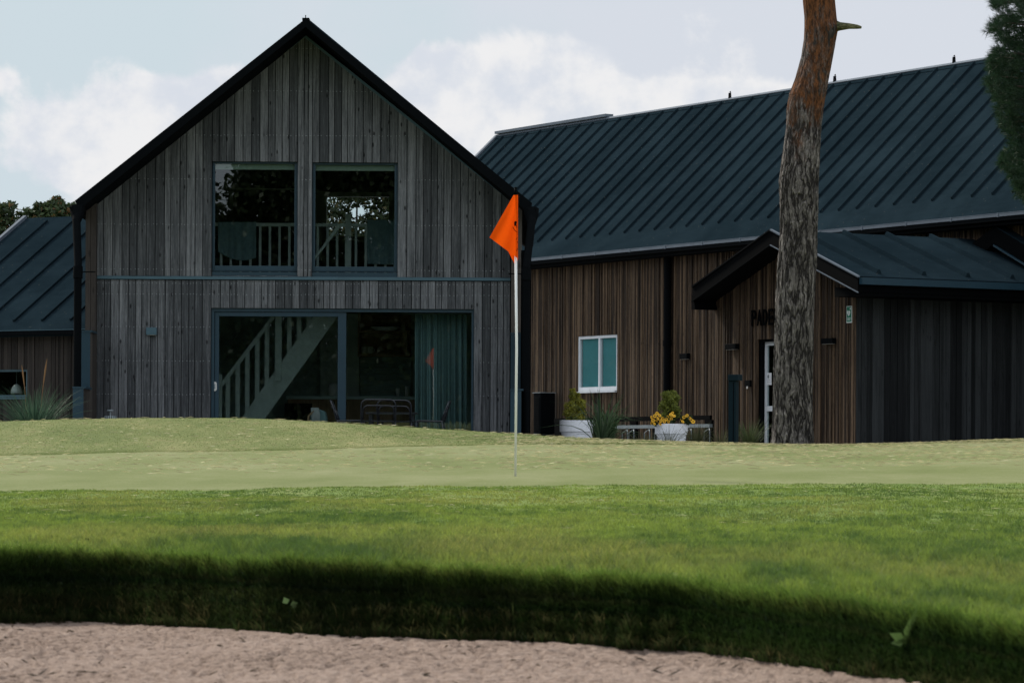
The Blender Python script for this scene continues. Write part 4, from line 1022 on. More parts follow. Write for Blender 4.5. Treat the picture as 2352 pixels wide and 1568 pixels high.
hq.fprism(B, pts, dP+.0362, dP+.038)
cx_, cz_ = a_+W_*.76, z0_+H_*.84; cw = W_*.13; ch = H_*.075
hq.fbox(B, cx_-cw, cx_+cw, dP+.0362, dP+.038, cz_-ch*.33, cz_+ch*.33); hq.fbox(B, cx_-cw*.33, cx_+cw*.33, dP+.0363, dP+.0381, cz_-ch, cz_+ch)
hq.build('pictogram', M['sign_white'], so)
bq = MB(); bq.fprism(B, [(a_+W_*.47, z0_+H_*.68), (a_+W_*.38, z0_+H_*.56), (a_+W_*.45, z0_+H_*.56), (a_+W_*.41, z0_+H_*.46), (a_+W_*.53, z0_+H_*.60), (a_+W_*.46, z0_+H_*.60)], dP+.0382, dP+.039); bq.build('lightning_bolt', M['sign_green'], so)
lt = MB()
for k in range(2): lt.fbox(B, a_+W_*.16, b_-W_*.16-(k*W_*.1), dP+.0362, dP+.038, z0_+H_*(.25-.09*k), z0_+H_*(.29-.09*k))
lt.build('sign_text', M['sign_white'], so)

# ---- second gabled canopy on the hall further right
tc_ = 2.0
c_a = B.at(2283, 520, .3); c_r = B.at(2352, 562, .3); c_l = B.at(2225, 560, .3)
cs = (c_a[1]-c_r[1])/(c_r[0]-c_a[0])
ca = MB(); L_ = 3.2
for ds in (-1, 1):
    ca.fprism(B, [(c_a[0], c_a[1]), (c_a[0]+ds*L_, c_a[1]-cs*L_), (c_a[0]+ds*L_, c_a[1]-cs*L_-.34), (c_a[0], c_a[1]-.34)], .03, .30)
cao = ca.build('side_canopy', M['black_matt'], hall)
ct = MB(); ct.fprism(B, [(c_a[0], c_a[1]-.35), (c_a[0]+L_, c_a[1]-cs*L_-.35), (c_a[0]+L_, c_a[1]-cs*L_-.39), (c_a[0], c_a[1]-.39)], .2, .32); ct.build('canopy_trim', M['teal'], cao)
cf = MB(); cf.fprism(B, [(c_a[0], c_a[1]+.003), (c_a[0]+L_, c_a[1]-cs*L_+.003), (c_a[0]+L_, c_a[1]-cs*L_+.02), (c_a[0], c_a[1]+.02)], .03, .30); cf.build('canopy_felt', M['felt'], cao)
# ------------------------------------------------------------------ vegetation helpers
def unit(n):
    v_ = nrng.normal(0, 1, (n, 3)); return v_/np.linalg.norm(v_, axis=1)[:, None]
def leaf_crown(name, parent, blobs, n, size, c0, c1, shell=0.55, mat='leaf', flat=1.0, warm=None):
    w_ = np.array([b[1]**2 for b in blobs]); k = nrng.choice(len(blobs), n, p=w_/w_.sum())
    cen = np.array([b[0] for b in blobs])[k]; rad = np.array([b[1] for b in blobs])[k]
    d = unit(n); rr = rad*(shell + (1-shell)*nrng.uniform(0, 1, n)**0.7)
    p = cen + d*rr[:, None]*np.array([1, 1, flat])
    s_ = size*nrng.uniform(.6, 1.3, n)
    a = unit(n); b = np.cross(a, d+0.6*unit(n)); b /= np.linalg.norm(b, axis=1)[:, None]+1e-9
    v_ = np.stack([p-a*s_[:, None], p+b*s_[:, None]*.45, p+a*s_[:, None], p-b*s_[:, None]*.45], 1)
    tone = np.clip(vnoise(k*3.7, k*0+1.0, 9)*.5 + nrng.uniform(0, .5, n), 0, 1)[:, None]
    c = np.array(c0)*(1-tone)+np.array(c1)*tone
    if warm is not None:
        m_ = nrng.uniform(0, 1, n) < .08; c[m_] = np.array(warm)
    return np_mesh(name, M[mat], v_, 4, [(0, 1, 2, 3)], c, parent)
def rand_blobs(c, rx, ry, rz, n, r0, r1):
    out = []
    for _ in range(n):
        d = Vector((rng.gauss(0, 1), rng.gauss(0, 1), rng.gauss(0, 1))).normalized()*rng.uniform(.25, 1)**.6
        out.append(((c[0]+d.x*rx, c[1]+d.y*ry, c[2]+d.z*rz), rng.uniform(r0, r1)))
    return out
m, g = new_mat('grey_bark'); o_ = g.n('ShaderNodeTexCoord').outputs['Object']
k1 = g.noise(g.scale(o_, 9, 9, 1.5), 1.0, 5, .6); finish(g, g.ramp(k1, [(.35, (.02, .017, .014)), (.65, (.09, .075, .065))]), .9, 0, k1, .03, .1); M['bark'] = m
def broad_tree(label, x, y, h, blobs, n, size, c0, c1, group, warm=None, th=0.16):
    t = thing('broadleaf_tree', label, 'tree', (x, y, ZBASE), group)
    tb_ = MB(); top = Vector((x, y, h*.72)); tb_.tube([(x, y, ZBASE-.3), (x+.05, y, h*.3), (x-.04, y, h*.52), top], [th*1.5, th, th*.8, th*.4], 12)
    for b in blobs[::3]:
        q = Vector(b[0]); s0_ = Vector((x, y, min(q.z-.4, h*rng.uniform(.3, .6)))); tb_.tube([s0_, (s0_+q)/2+Vector((0, 0, .15)), q], [th*.45, th*.3, th*.12], 7)
    tb_.build('trunk', M['bark'], t, True)
    leaf_crown('crown', t, blobs, n, size, c0, c1, .5, warm=warm)
    return t
Yt = 96.0
def pb(px, py, r, Y=Yt, dy=0): p = P(px, py, Y+dy); return ((p.x, p.y, p.z), r)
LG = [(.010, .022, .007), (.055, .085, .026)]
bl1 = [pb(20, 485, .30), pb(-10, 500, .45), pb(45, 520, .4), pb(15, 545, .6), pb(50, 560, .5), pb(-40, 540, .8), pb(5, 600, .8), pb(75, 500, .25), pb(-80, 500, .7), pb(-130, 560, 1.0), pb(30, 590, .6), pb(22, 474, .16), pb(60, 492, .2)]
broad_tree('bushy broadleaf tree at the far left edge behind the low roof', P(0, 700, Yt).x, Yt, 7.2, bl1, 9000, .075, *LG, 'trees behind the low side building', (.13, .08, .03))
bl2 = [pb(95, 490, .22), pb(90, 476, .16), pb(110, 480, .22), pb(128, 470, .22), pb(132, 459, .12), pb(120, 500, .4), pb(95, 515, .35), pb(145, 490, .3), pb(165, 495, .35), pb(150, 520, .6), pb(185, 500, .5), pb(110, 560, .8), pb(190, 540, .8), pb(139, 466, .12), pb(72, 490, .12)]
broad_tree('broadleaf tree with pointed top shoots beside the gutter of the gable house', P(130, 700, Yt+3).x, Yt+3, 7.0, bl2, 9500, .075, *LG, 'trees behind the low side building', (.15, .08, .03))
Yb = 86.0
bl3 = [pb(770, 470, .45, Yb), pb(760, 520, .6, Yb), pb(790, 450, .22, Yb), pb(820, 462, .16, Yb), pb(850, 468, .22, Yb), pb(870, 500, .3, Yb), pb(880, 455, .25, Yb), pb(905, 480, .4, Yb), pb(840, 505, .2, Yb), pb(800, 505, .2, Yb), pb(845, 540, .5, Yb), pb(790, 550, .5, Yb), pb(900, 550, .6, Yb), pb(820, 430, .5, Yb), pb(880, 425, .5, Yb)]
broad_tree('open crowned tree seen through the back window of the loft', P(815, 600, Yb).x, Yb, 6.2, bl3, 5200, .07, (.008, .014, .006), (.045, .06, .02), None, (.12, .09, .03))

# ------------------------------------------------------------------ pine trunk in front of the porch
m, g = new_mat('pine_bark'); o_ = g.n('ShaderNodeTexCoord').outputs['Object']
w_ = g.n('ShaderNodeTexNoise', ins={'Vector': g.scale(o_, 5, 5, 3), 'Scale': 1.0, 'Detail': 3.0}).outputs['Color']
wv = g.n('ShaderNodeVectorMath', operation='SCALE', ins={0: w_, 3: 0.16}).outputs[0]
ow = g.n('ShaderNodeVectorMath', operation='ADD', ins={0: o_, 1: wv}).outputs[0]
r1n = g.noise(g.scale(ow, 12, 12, 2.0), 1.0, 3, .55); r2n = g.noise(g.scale(ow, 34, 34, 7.5), 1.0, 3, .6)
f1_ = g.math('ABSOLUTE', g.math('SUBTRACT', r1n, .5)); f2_ = g.math('ABSOLUTE', g.math('SUBTRACT', r2n, .5))
pl = g.math('MULTIPLY', g.smooth(f1_, 0.0, .10), g.math('ADD', .6, g.math('MULTIPLY', g.smooth(f2_, 0.0, .09), .4)))
nn = g.noise(g.scale(o_, 26, 26, 9), 1.0, 6, .7)
z_ = g.n('ShaderNodeSeparateXYZ', ins={0: o_}).outputs[2]
grey = g.mix(g.math('MULTIPLY', pl, nn), (.017, .015, .015), (.44, .40, .38))
n4 = g.noise(g.scale(o_, 2.0, 2.0, 1.2), 1.0, 5, .65)
om = g.smooth(g.math('ADD', z_, g.math('MULTIPLY', g.math('SUBTRACT', n4, .5), 5.5)), 4.3, 5.6)
orange = g.mix(g.smooth(nn, .35, .7), (.04, .020, .011), (.21, .082, .032))
orange = g.mix(g.math('SUBTRACT', 1.0, g.smooth(g.noise(g.scale(o_, 5, 5, 3), 1.0, 3), .36, .44)), orange, (.035, .028, .024))
colr = g.mix(om, grey, orange)
hgt = g.math('ADD', g.math('MULTIPLY', pl, g.math('SUBTRACT', 1.0, g.math('MULTIPLY', om, .75))), g.math('MULTIPLY', nn, .5))
finish(g, colr, .9, 0, hgt, .035, .12); M['pinebark'] = m
Yp = 50.0
prof = [(1040, 1766, 1880), (1018, 1771, 1871), (980, 1774, 1868), (900, 1776, 1867), (780, 1778, 1870), (700, 1780, 1872), (640, 1783, 1874), (590, 1786, 1876), (540, 1790, 1877), (480, 1790, 1879), (440, 1789, 1880), (415, 1788, 1881), (395, 1791, 1882), (330, 1800, 1885), (290, 1805, 1887), (250, 1806, 1892), (215, 1812, 1899), (180, 1826, 1905), (130, 1840, 1914), (90, 1846, 1921), (65, 1847, 1926), (40, 1847, 1922), (0, 1843, 1918), (-60, 1838, 1908), (-160, 1834, 1898), (-300, 1840, 1890), (-500, 1850, 1884)]
ys = [p_[0] for p_ in prof][::-1]; c_s = [(p_[1]+p_[2])/2 for p_ in prof][::-1]; r_s = [(p_[2]-p_[1])/2 for p_ in prof][::-1]
NR, NS = 520, 150
rowsz = np.linspace(1046, -500, NR); vv = np.zeros((NR, NS, 3))
th_ = np.linspace(0, 2*np.pi, NS, endpoint=False)
for i, yy in enumerate(rowsz):
    c = P(float(np.interp(yy, ys, c_s)), yy, Yp); r_ = float(np.interp(yy, ys, r_s))/F*Yp
    a = th_*r_*15; zz = c.z
    wob = fbm(np.cos(th_)*1.3+5, np.sin(th_)*1.3+zz*.8, 71, 2)-.5
    plate = np.abs(fbm(np.cos(th_)*6+fbm(np.cos(th_)*3, np.sin(th_)*3+zz*1.5, 73, 2)*2, np.sin(th_)*6+zz*1.4, 72, 4)-.5)*2
    amp = np.interp(zz, [0, 4.6, 5.4, 9], [1, .9, .3, .25])
    rr = r_*(1+.05*wob) + .045*amp*(plate-.25)-.004
    vv[i] = np.stack([c.x+np.cos(th_)*rr, c.y+np.sin(th_)*rr, c.z+0*rr], -1)
pine = thing('pine_tree', 'tall bare pine trunk with grey fissured bark turning orange towards the top', 'tree', (P(1820, 1030, Yp).x, Yp, ground_z(P(1820, 1030, Yp).x, Yp)))
idx = np.arange(NR*NS).reshape(NR, NS); nx_ = np.roll(idx, -1, 1)
ff = np.stack([idx[:-1], nx_[:-1], nx_[1:], idx[1:]], -1).reshape(-1, 4)
me = bpy.data.meshes.new('trunk'); me.from_pydata((vv.reshape(-1, 3)-np.array(wloc(pine))).tolist(), [], ff.tolist()); me.polygons.foreach_set('use_smooth', np.ones(len(ff), bool)); me.materials.append(M['pinebark'])
trunk = bpy.data.objects.new('trunk', me); COL.objects.link(trunk); trunk.parent = pine
bs = MB(); bs.tube([P(1912, 60, Yp), P(1928, 61, Yp-.05), P(1950, 60.5, Yp-.15), P(1968, 62, Yp-.22), P(1978, 63.5, Yp-.25)], [.10, .062, .042, .032, .018], 10)
m, g = new_mat('dead_wood'); o_ = g.n('ShaderNodeTexCoord').outputs['Object']; k1 = g.noise(g.scale(o_, 6, 30, 30), 1.0, 4); finish(g, g.ramp(k1, [(.35, (.05, .055, .03)), (.65, (.20, .19, .10))]), .9, 0, k1, .02, .1); M['deadwood'] = m
bs.build('branch_stub', M['deadwood'], pine, True)

# ------------------------------------------------------------------ pine foliage at the right edge
def needle_tree(label, loc, tufts, name='pine_tree'):
    t = thing(name, label, 'tree', loc)
    tr_ = MB(); tr_.tube([Vector(loc)-Vector((0, 0, .3)), Vector(loc)+Vector((.1, 0, 4)), Vector(loc)+Vector((0, 0, 9))], [.24, .19, .10], 14); tr_.build('trunk', M['bark'], t, True)
    br = MB()
    for q in tufts[::22]:
        a = Vector((loc[0], loc[1], q[2]+.5*rng.random())); q = Vector(q); br.tube([a, (a+q)/2+Vector((0, 0, -.1)), q], [.04, .025, .008], 6)
    br.build('branch', M['bark'], t, True)
    n = len(tufts); K = 46; tp_ = np.repeat(np.array(tufts), K, 0)
    ax = np.repeat(np.array([[-0.75, -0.2, .25]]) + .75*unit(n), K, 0); ax /= np.linalg.norm(ax, axis=1)[:, None]
    along = nrng.uniform(-.10, .06, n*K)[:, None]
    d = ax*.9 + unit(n*K)*.75; d /= np.linalg.norm(d, axis=1)[:, None]
    L = nrng.uniform(.055, .115, n*K)[:, None]; s_ = np.cross(d, unit(n*K)); s_ /= np.linalg.norm(s_, axis=1)[:, None]
    p0 = tp_+ax*along
    v_ = np.stack([p0-s_*.0028, p0+s_*.0028, p0+d*L], 1)
    tone = np.repeat(nrng.uniform(0, 1, n), K)[:, None]*.6+nrng.uniform(0, .4, n*K)[:, None]
    c = np.array([.006, .020, .011])*(1-tone)+np.array([.022, .050, .022])*tone
    np_mesh('crown', M['leaf'], v_, 3, [(0, 1, 2)], c, t)
    return t
edge = [(-60, 2262), (0, 2278), (12, 2268), (30, 2288), (55, 2270), (72, 2262), (85, 2285), (110, 2280), (130, 2268), (170, 2262), (190, 2258), (205, 2262), (230, 2275), (262, 2283), (290, 2290), (318, 2308), (340, 2312), (355, 2292), (375, 2288), (395, 2305), (420, 2318), (445, 2330), (465, 2345), (485, 2372), (520, 2420)]
Yn = 45.0; tufts = []
ey, ex = [q[0] for q in edge], [q[1] for q in edge]
while len(tufts) < 2300:
    py = rng.uniform(-60, 520); e0 = np.interp(py, ey, ex)+9; px = e0+abs(rng.gauss(0, 1))*60 if rng.random() < .6 else rng.uniform(e0, e0+260)
    if px > 2750: continue
    if rng.random() < .25 and fbm(np.array(px/22.), np.array(py/22.), 91, 2) < .43: continue
    if py < 70 and px < 2340 and fbm(np.array(px/16.), np.array(py/16.), 92, 2) < .52: continue
    p = P(px, py, Yn+rng.uniform(-.7, 1.2)); tufts.append(tuple(p))
needle_tree('dark green long needled pine branches at the right edge of the view', (P(2620, 1000, Yn).x, Yn+.3, .32), tufts)

# ------------------------------------------------------------------ ornamental grasses, shrubs, planters
def grass_clump(name, c, n, h, spread, w, droop, c0, c1, label, cat, group=None, stiff=1.0, hvar=.5):
    S_ = 7; t = np.linspace(0, 1, S_)
    a = nrng.uniform(0, 2*np.pi, n); L = h*nrng.uniform(1-hvar, 1.1, n); sp = spread*nrng.uniform(.1, 1, n)**.8; dr = droop*nrng.uniform(.2, 1, n)
    base = np.stack([np.cos(a)*spread*.18*nrng.uniform(0, 1, n), np.sin(a)*spread*.18*nrng.uniform(0, 1, n), 0*a], -1)
    out = np.stack([np.cos(a), np.sin(a), 0*a], -1)
    side = np.stack([-np.sin(a), np.cos(a), 0*a], -1); rnd_ = unit(n); side = side+rnd_*.6; side /= np.linalg.norm(side, axis=1)[:, None]
    v_ = np.zeros((n, S_*2, 3))
    for i, q in enumerate(t):
        ctr = base + out*(sp*(q**1.3) + sp*dr*q**3)[:, None] + np.array([0, 0, 1])*(L*(q-dr*.55*q**3))[:, None]
        ww = w*(1-q**2.2)*.5+.0004
        v_[:, 2*i] = ctr-side*ww; v_[:, 2*i+1] = ctr+side*ww
    v_ += np.array(c)
    tone = nrng.uniform(0, 1, n)[:, None]; col = np.array(c0)*(1-tone)+np.array(c1)*tone
    f_ = [(2*i, 2*i+1, 2*i+3, 2*i+2) for i in range(S_-1)]
    o = np_mesh(name, M['blade'], v_, S_*2, f_, col, None, True); return tag(o, label, cat, group)
def at_ground(px, Y): x = (px-CX)/F*Y; return (x, Y, ground_z(x, Y))
gcl = at_ground(78, 58.2)
gt_ = thing('ornamental_grass', 'wide tuft of dark green grass with two tall tan plumes at the left edge', 'ornamental grass', gcl)
for o in [grass_clump('foliage', (gcl[0], gcl[1], gcl[2]), 620, 1.12, .62, .011, .55, (.012, .038, .024), (.075, .135, .085), None, None)]:
    for v_ in o.data.vertices: v_.co -= Vector(gcl)
    o.parent = gt_
for pts in ([(60, 950), (58, 905), (54, 868), (50, 838)], [(94, 950), (97, 905), (102, 862), (108, 824)]):
    pl_ = MB(); q = [P(x, y, 58.2) for x, y in pts]; pl_.tube(q, [.004, .004, .008, .003], 6)
    mm, gg = new_mat('tan_plume') if 'plume' not in M else (None, None)
    if mm: finish(gg, (.22, .12, .055), .9); M['plume'] = mm
    pl_.tube([q[1]*.4+q[2]*.6, q[2]*.6+q[3]*.4, q[3]], [.009, .014, .003], 6); pl_.build('plume', M['plume'], gt_)
gb_ = at_ground(1380, 59.0)
grass_clump('ornamental_grass', gb_, 70, 1.25, .50, .030, 1.25, (.012, .034, .012), (.10, .15, .075), 'tall arching broad bladed grass in front of the left white planter', 'ornamental grass', None, hvar=.55)
gb2 = at_ground(1398, 59.3)
grass_clump('ornamental_grass', gb2, 60, 1.25, .36, .030, 1.0, (.016, .050, .012), (.10, .16, .07), 'taller upright broad bladed grass right of the left white planter', 'ornamental grass', None, hvar=.6)
for px, Y, n_, h_, s_, lab in ((1600, 60, 300, .55, .26, 'brownish fine grass tuft right of the flower planter'), (1655, 58, 130, .46, .28, 'low thin grass tuft left of the bollard'), (1722, 59.5, 260, .66, .34, 'dense green grass tuft between the bollard and the pine trunk'), (1535, 57.5, 90, .50, .40, 'sparse wiry grass stems in front of the flower planter'), (1480, 60, 130, .40, .45, 'low fine grass under the bicycle rack')):
    grass_clump('grass_tuft', at_ground(px, Y), n_, h_, s_, .007, .5, (.03, .038, .014), (.13, .135, .06) if n_ != 260 else (.06, .085, .03), lab, 'grass tuft', 'grass tufts along the hall')
def planter(px0, px1, py, Y, label):
    a_, b_ = P(px0, py, Y), P(px1, py, Y); cx_ = (a_.x+b_.x)/2; r_ = (b_.x-a_.x)/2; z1_ = a_.z; z0_ = ZBASE+.005
    t = thing('planter_pot', label, 'planter', (cx_, Y, z0_), 'white tapered planters')
    o = MB(); H_ = z1_-z0_; o.lathe((cx_, Y, z0_), [(r_*.72, 0), (r_*.90, H_*.62), (r_*.905, H_*.64), (r_*.985, H_*.66), (r_, H_*.985), (r_*.99, H_), (r_*.9, H_), (r_*.88, H_*.9)], 40)
    ob = o.build('pot', M['pot'], t, False)
    so_ = MB(); so_.lathe((cx_, Y, z1_-.06), [(r_*.88, 0), (r_*.85, .015), (.01, .03)], 24); so_.build('soil', M['soil'], t, True)
    return cx_, r_, z1_
c1_, r1_, z1_ = planter(1285, 1366, 965, 62.0, 'white tapered planter behind the tall arching grass, holding an olive conical shrub')
c2_, r2_, z2_ = planter(1504, 1580, 973, 61.5, 'white tapered planter with yellow flowers and a round green shrub')
def shrub(px, Y, pys, widths, zb, label, c0, c1, n):
    t = thing('potted_shrub', label, 'shrub', (P(px, 900, Y).x, Y, zb)); blobs = []
    for py, w_, dx in pys:
        p = P(px+dx, py, Y); r_ = w_/F*Y
        for k in range(10):
            a = rng.uniform(0, 6.28); rr = r_*rng.uniform(.35, .78); blobs.append(((p.x+math.cos(a)*rr, Y+math.sin(a)*rr, p.z+rng.uniform(-.03, .03)), r_*rng.uniform(.28, .42)))
    leaf_crown('foliage', t, blobs, n, .018, c0, c1, .4)
    st_ = MB(); st_.tube([(P(px, 900, Y).x, Y, zb-.03), (P(px, 900, Y).x, Y, zb+.35)], [.02, .01], 8); st_.build('stem', M['bark'], t)
shrub(1322, 62.0, [(898, 9, -6), (908, 17, -2), (922, 23, 0), (936, 26, -1), (950, 27, -2), (962, 24, -2)], None, z1_-.03, 'olive conical evergreen shrub in the left white planter', (.09, .10, .014), (.46, .44, .06), 6500)
shrub(1537, 61.5, [(903, 20, 0), (914, 24, 1), (926, 26, 0), (938, 27, 0), (950, 25, 0), (962, 20, 0)], None, z2_-.03, 'rounded green evergreen shrub rising from the yellow flowers', (.06, .085, .016), (.30, .33, .055), 6500)
fl_ = thing('flowering_plant', 'mound of yellow orange daisy flowers filling the right white planter', 'flowers', (c2_, 61.5, z2_))
mm, gg = new_mat('yellow_petals'); nn_ = gg.noise(gg.n('ShaderNodeTexCoord').outputs['Object'], 60, 2); finish(gg, gg.mix(nn_, (.82, .36, .015), (.90, .58, .05)), .6); M['petal'] = mm
mm, gg = new_mat('brown_flower_centre'); finish(gg, (.05, .022, .008), .8); M['centre'] = mm
lf_ = []
for k in range(16):
    px = rng.uniform(1500, 1588); p = P(px, rng.uniform(958, 972), 61.4); lf_.append(((p.x, 61.4+rng.uniform(-.2, .1), p.z), .045))
leaf_crown('foliage', fl_, lf_, 900, .03, (.015, .035, .012), (.06, .09, .03), .2)
spots = [(1496, 958), (1500, 965), (1504, 955), (1506, 968), (1511, 961), (1515, 954), (1518, 966), (1522, 961), (1526, 968), (1530, 963), (1534, 957), (1497, 971), (1503, 973), (1541, 952), (1545, 948), (1548, 955), (1542, 961), (1566, 962), (1571, 958), (1574, 965), (1568, 968), (1578, 954), (1584, 960), (1588, 964), (1592, 968), (1509, 949), (1516, 973), (1536, 968)]
fp = MB(); fc = MB()
for k in range(9):
    a = 2*math.pi*k/9; d_ = Vector((math.cos(a), 0, math.sin(a))); s_ = Vector((-math.sin(a), 0, math.cos(a)))
    fp.poly([d_*.010-s_*.006, d_*.030-s_*.011+Vector((0, -.004, 0)), d_*.036+Vector((0, -.002, 0)), d_*.030+s_*.011+Vector((0, -.004, 0)), d_*.010+s_*.006])
fc.lathe((0, 0, 0), [(.012, -.004), (.009, .004), (.002, .007)], 9)
for v_ in fc.v: v_.x, v_.y, v_.z = v_.x, -v_.z-.004, v_.y
hd0 = fp.build('flower_head', M['petal'], None, recalc=False); ce0 = fc.build('flower_centre', M['centre'], None); ce0.parent = hd0
for i, (px, py) in enumerate(spots):
    h_ = hd0 if i == 0 else hd0.copy()
    if i: COL.objects.link(h_); cc = ce0.copy(); COL.objects.link(cc); cc.parent = h_
    h_.parent = fl_; p = P(px, py, 61.22+.1*rng.random()); h_.location = p-Vector((c2_, 61.5, z2_)); h_.rotation_euler = (rng.uniform(-.6, .3), rng.uniform(0, 1), rng.uniform(-.6, .6)); q = rng.uniform(.72, 1.0); h_.scale = (q, q, q)

# ------------------------------------------------------------------ rail, rack, heat pump, bollard by the hall
rl = thing('black_rail', 'long black rail on posts standing in front of the hall behind the planters', 'railing', tuple(B.pt(B.S(1450, 960, 1.0), 1.0, ZBASE)))
ra0, ra1 = B.S(1275, 960, 1.0), B.S(1633, 960, 1.0)
o = MB(); o.fbox(B, ra0, ra1, .97, 1.03, B.Z(1450, 967, 1.0), B.Z(1450, 957, 1.0)); o.build('rail', M['black_matt'], rl)
for px in (1283, 1456, 1508, 1629):
    s_ = B.S(px, 980, 1.0); o = MB(); o.fbox(B, s_-.14, s_+.14, .972, 1.028, ZBASE, B.Z(1450, 967.2, 1.0)); o.build('post', M['black_matt'], rl)
bk_ = thing('bicycle_rack', 'low galvanised rack with bent rods in front of the black rail', 'bicycle rack', tuple(B.pt(B.S(1450, 975, 1.7), 1.7, ZBASE)))
b0, b1 = B.S(1402, 978, 1.7), B.S(1633, 978, 1.7); zt2 = B.Z(1500, 975.5, 1.7); zb3 = B.Z(1500, 983, 1.7)
o = MB(); o.fbox(B, b0, b1, 1.66, 1.74, zb3, zt2); o.build('beam', M['silver'], bk_)
for px in (1409, 1443, 1458, 1494, 1518, 1590, 1632):
    s_ = B.S(px, 985, 1.75); o = MB(); o.tube([B.pt(s_-.12, 1.70, zb3-.01), B.pt(s_-.02, 1.76, zb3-.06), B.pt(s_, 1.77, zb3-.12), B.pt(s_, 1.77, ZBASE)], .012, 6)
    o.tube([B.pt(s_-.12, 1.70, zb3-.01), B.pt(s_-.26, 1.74, zb3-.10), B.pt(s_-.27, 1.74, ZBASE)], .011, 6); o.build('hoop', M['silver'], bk_)
hp = thing('heat_pump', 'black louvred heat pump unit against the hall beside the house corner', 'heat pump', tuple(B.pt(B.S(1248, 990, .5), .3, ZBASE)))
a_, b_ = B.S(1225, 950, .55), B.S(1275, 950, .15); z0_, z1__ = B.Z(1250, 995, .55), B.Z(1250, 902, .55)
o = MB(); o.fbox(B, a_, b_, .15, .55, z0_, z1__); o.build('casing', M['black'], hp, bevel=.01)
o = MB()
for k in range(16): zz = z0_+.08+k*(z1__-z0_-.16)/16; o.fbox(B, a_+.05, b_-.05, .552, .566, zz, zz+.028)
o.build('louvre', M['black'], hp)
o = MB(); o.fbox(B, a_-.015, b_+.015, .14, .57, z1__+.001, z1__+.018); o.build('lid', M['silver'], hp)
for s_ in (a_+.1, b_-.15):
    o = MB(); o.fbox(B, s_, s_+.06, .15, .60, z0_-.05, z0_-.002); o.fbox(B, s_, s_+.06, .03, .07, z0_-.5, z0_-.051); o.build('bracket', M['silver'], hp)
o = MB(); o.fbox(B, a_-.1, b_+.5, .05, .75, ZBASE, z0_-.06); tag(o.build('plinth', M['black_matt']), 'low dark plinth under the heat pump', 'plinth')
bo_ = thing('bollard_lamp', 'slim blue black bollard lamp standing in front of the porch left of the pine trunk', 'bollard', at_ground(1684, 56.5))
xb = at_ground(1684, 56.5); q = R(-28); ca_, sa_ = math.cos(q), math.sin(q)
def rbox(mb, x0, x1, y0, y1, z0, z1):
    f_ = lambda x, y: Vector((xb[0]+x*ca_-y*sa_, xb[1]+x*sa_+y*ca_, 0))
    mb.prism([f_(x0, y0)+Vector((0, 0, z0)), f_(x1, y0)+Vector((0, 0, z0)), f_(x1, y1)+Vector((0, 0, z0)), f_(x0, y1)+Vector((0, 0, z0))], (0, 0, z1-z0))
zh0, zh1 = P(1684, 874, 56.5).z, P(1684, 860, 56.5).z
o = MB(); rbox(o, -.065, .065, -.06, .06, xb[2]-.02, zh0-.001); o.build('post', M['bollard'], bo_, bevel=.006)
o = MB(); rbox(o, .02, .032, -.0635, -.059, xb[2]+.01, zh0-.03); o.build('slot', M['black_matt'], bo_)
o = MB(); rbox(o, -.065, .115, -.085, .085, zh0, zh1); o.build('head', M['bollard'], bo_, bevel=.005)

# ------------------------------------------------------------------ flagstick
fs = thing('flagstick', 'white golf flagstick with orange flag standing in the putting green', 'flagstick', (P(1183.5, 1094, 30).x, 30.0, ground_z(P(1183.5, 1094, 30).x, 30.0)))
xf = P(1183.5, 1094, 30).x; zf = ground_z(xf, 30.0); ptop_ = P(1183.5, 448, 30)
o = MB(); o.tube([(xf, 30, zf-.05), (xf+.006, 30, P(1183, 800, 30).z), (ptop_.x, 30, ptop_.z)], [.0105, .0105, .0115], 14); o.build('pole', M['pole'], fs, True)
o = MB(); o.tube([(ptop_.x, 30, ptop_.z), (ptop_.x+.003, 30, P(1183, 432, 30).z)], [.012, .012], 12); o.tube([(ptop_.x+.003, 30, P(1183, 432, 30).z), (ptop_.x+.003, 30, P(1183, 430, 30).z)], [.013, .011], 12); o.build('pole_cap', M['black'], fs, True)
Q = lambda x, y, dy=0.0: P((1750+x/3.92)/1.6327, (650+y/3.92)/1.6327, 30+dy)
o = MB(); n1_, n2_ = 24, 16
A0, A1, A2, A3 = (690, 318), (747, 318), (755, 1255), (335, 942)
def fpos(f, h):   # f along the pole edge (0 top), h from the free edge (0) to the pole edge (1)
    ax_, ay_ = A0[0]+(A3[0]-A0[0])*f, A0[1]+(A3[1]-A0[1])*f; bx, by = A1[0]+(A2[0]-A1[0])*f, A1[1]+(A2[1]-A1[1])*f
    return ax_+(bx-ax_)*h, ay_+(by-ay_)*h
fdy = lambda f, h: -.016-.034*(1-math.cos(h*8.5+f*2.0))*.5*f-.03*math.sin(h*math.pi)*f-.008*math.sin(h*14+f*5)*f*(1-h)
grid = []
for i in range(n1_+1):
    for j in range(n2_+1):
        f, h = i/n1_, j/n2_; x, y = fpos(f, h); dy = fdy(f, h)
        grid.append(Q(x, y, dy))
def sheet(mb, grid, nu, nv):
    b0_ = len(mb.v); mb.v += grid
    for i in range(nu):
        for j in range(nv):
            a = b0_+i*(nv+1)+j; mb.f.append((a, a+1, a+nv+2, a+nv+1)); mb.r.append(.5)
sheet(o, grid, n1_, n2_)
back = []
for i in range(n1_+1):
    for j in range(9):
        f, h = i/n1_, j/8
        lx_, ly_ = (690+(608-690)*f**.8, 330+(1140-330)*f); r_x, r_y = 755, 318+(1258-318)*f
        back.append(Q(lx_+(r_x-lx_)*h, ly_+(r_y-ly_)*h, .02+.03*math.sin(h*3.14)*f))
sheet(o, back, n1_, 8)
tip = []
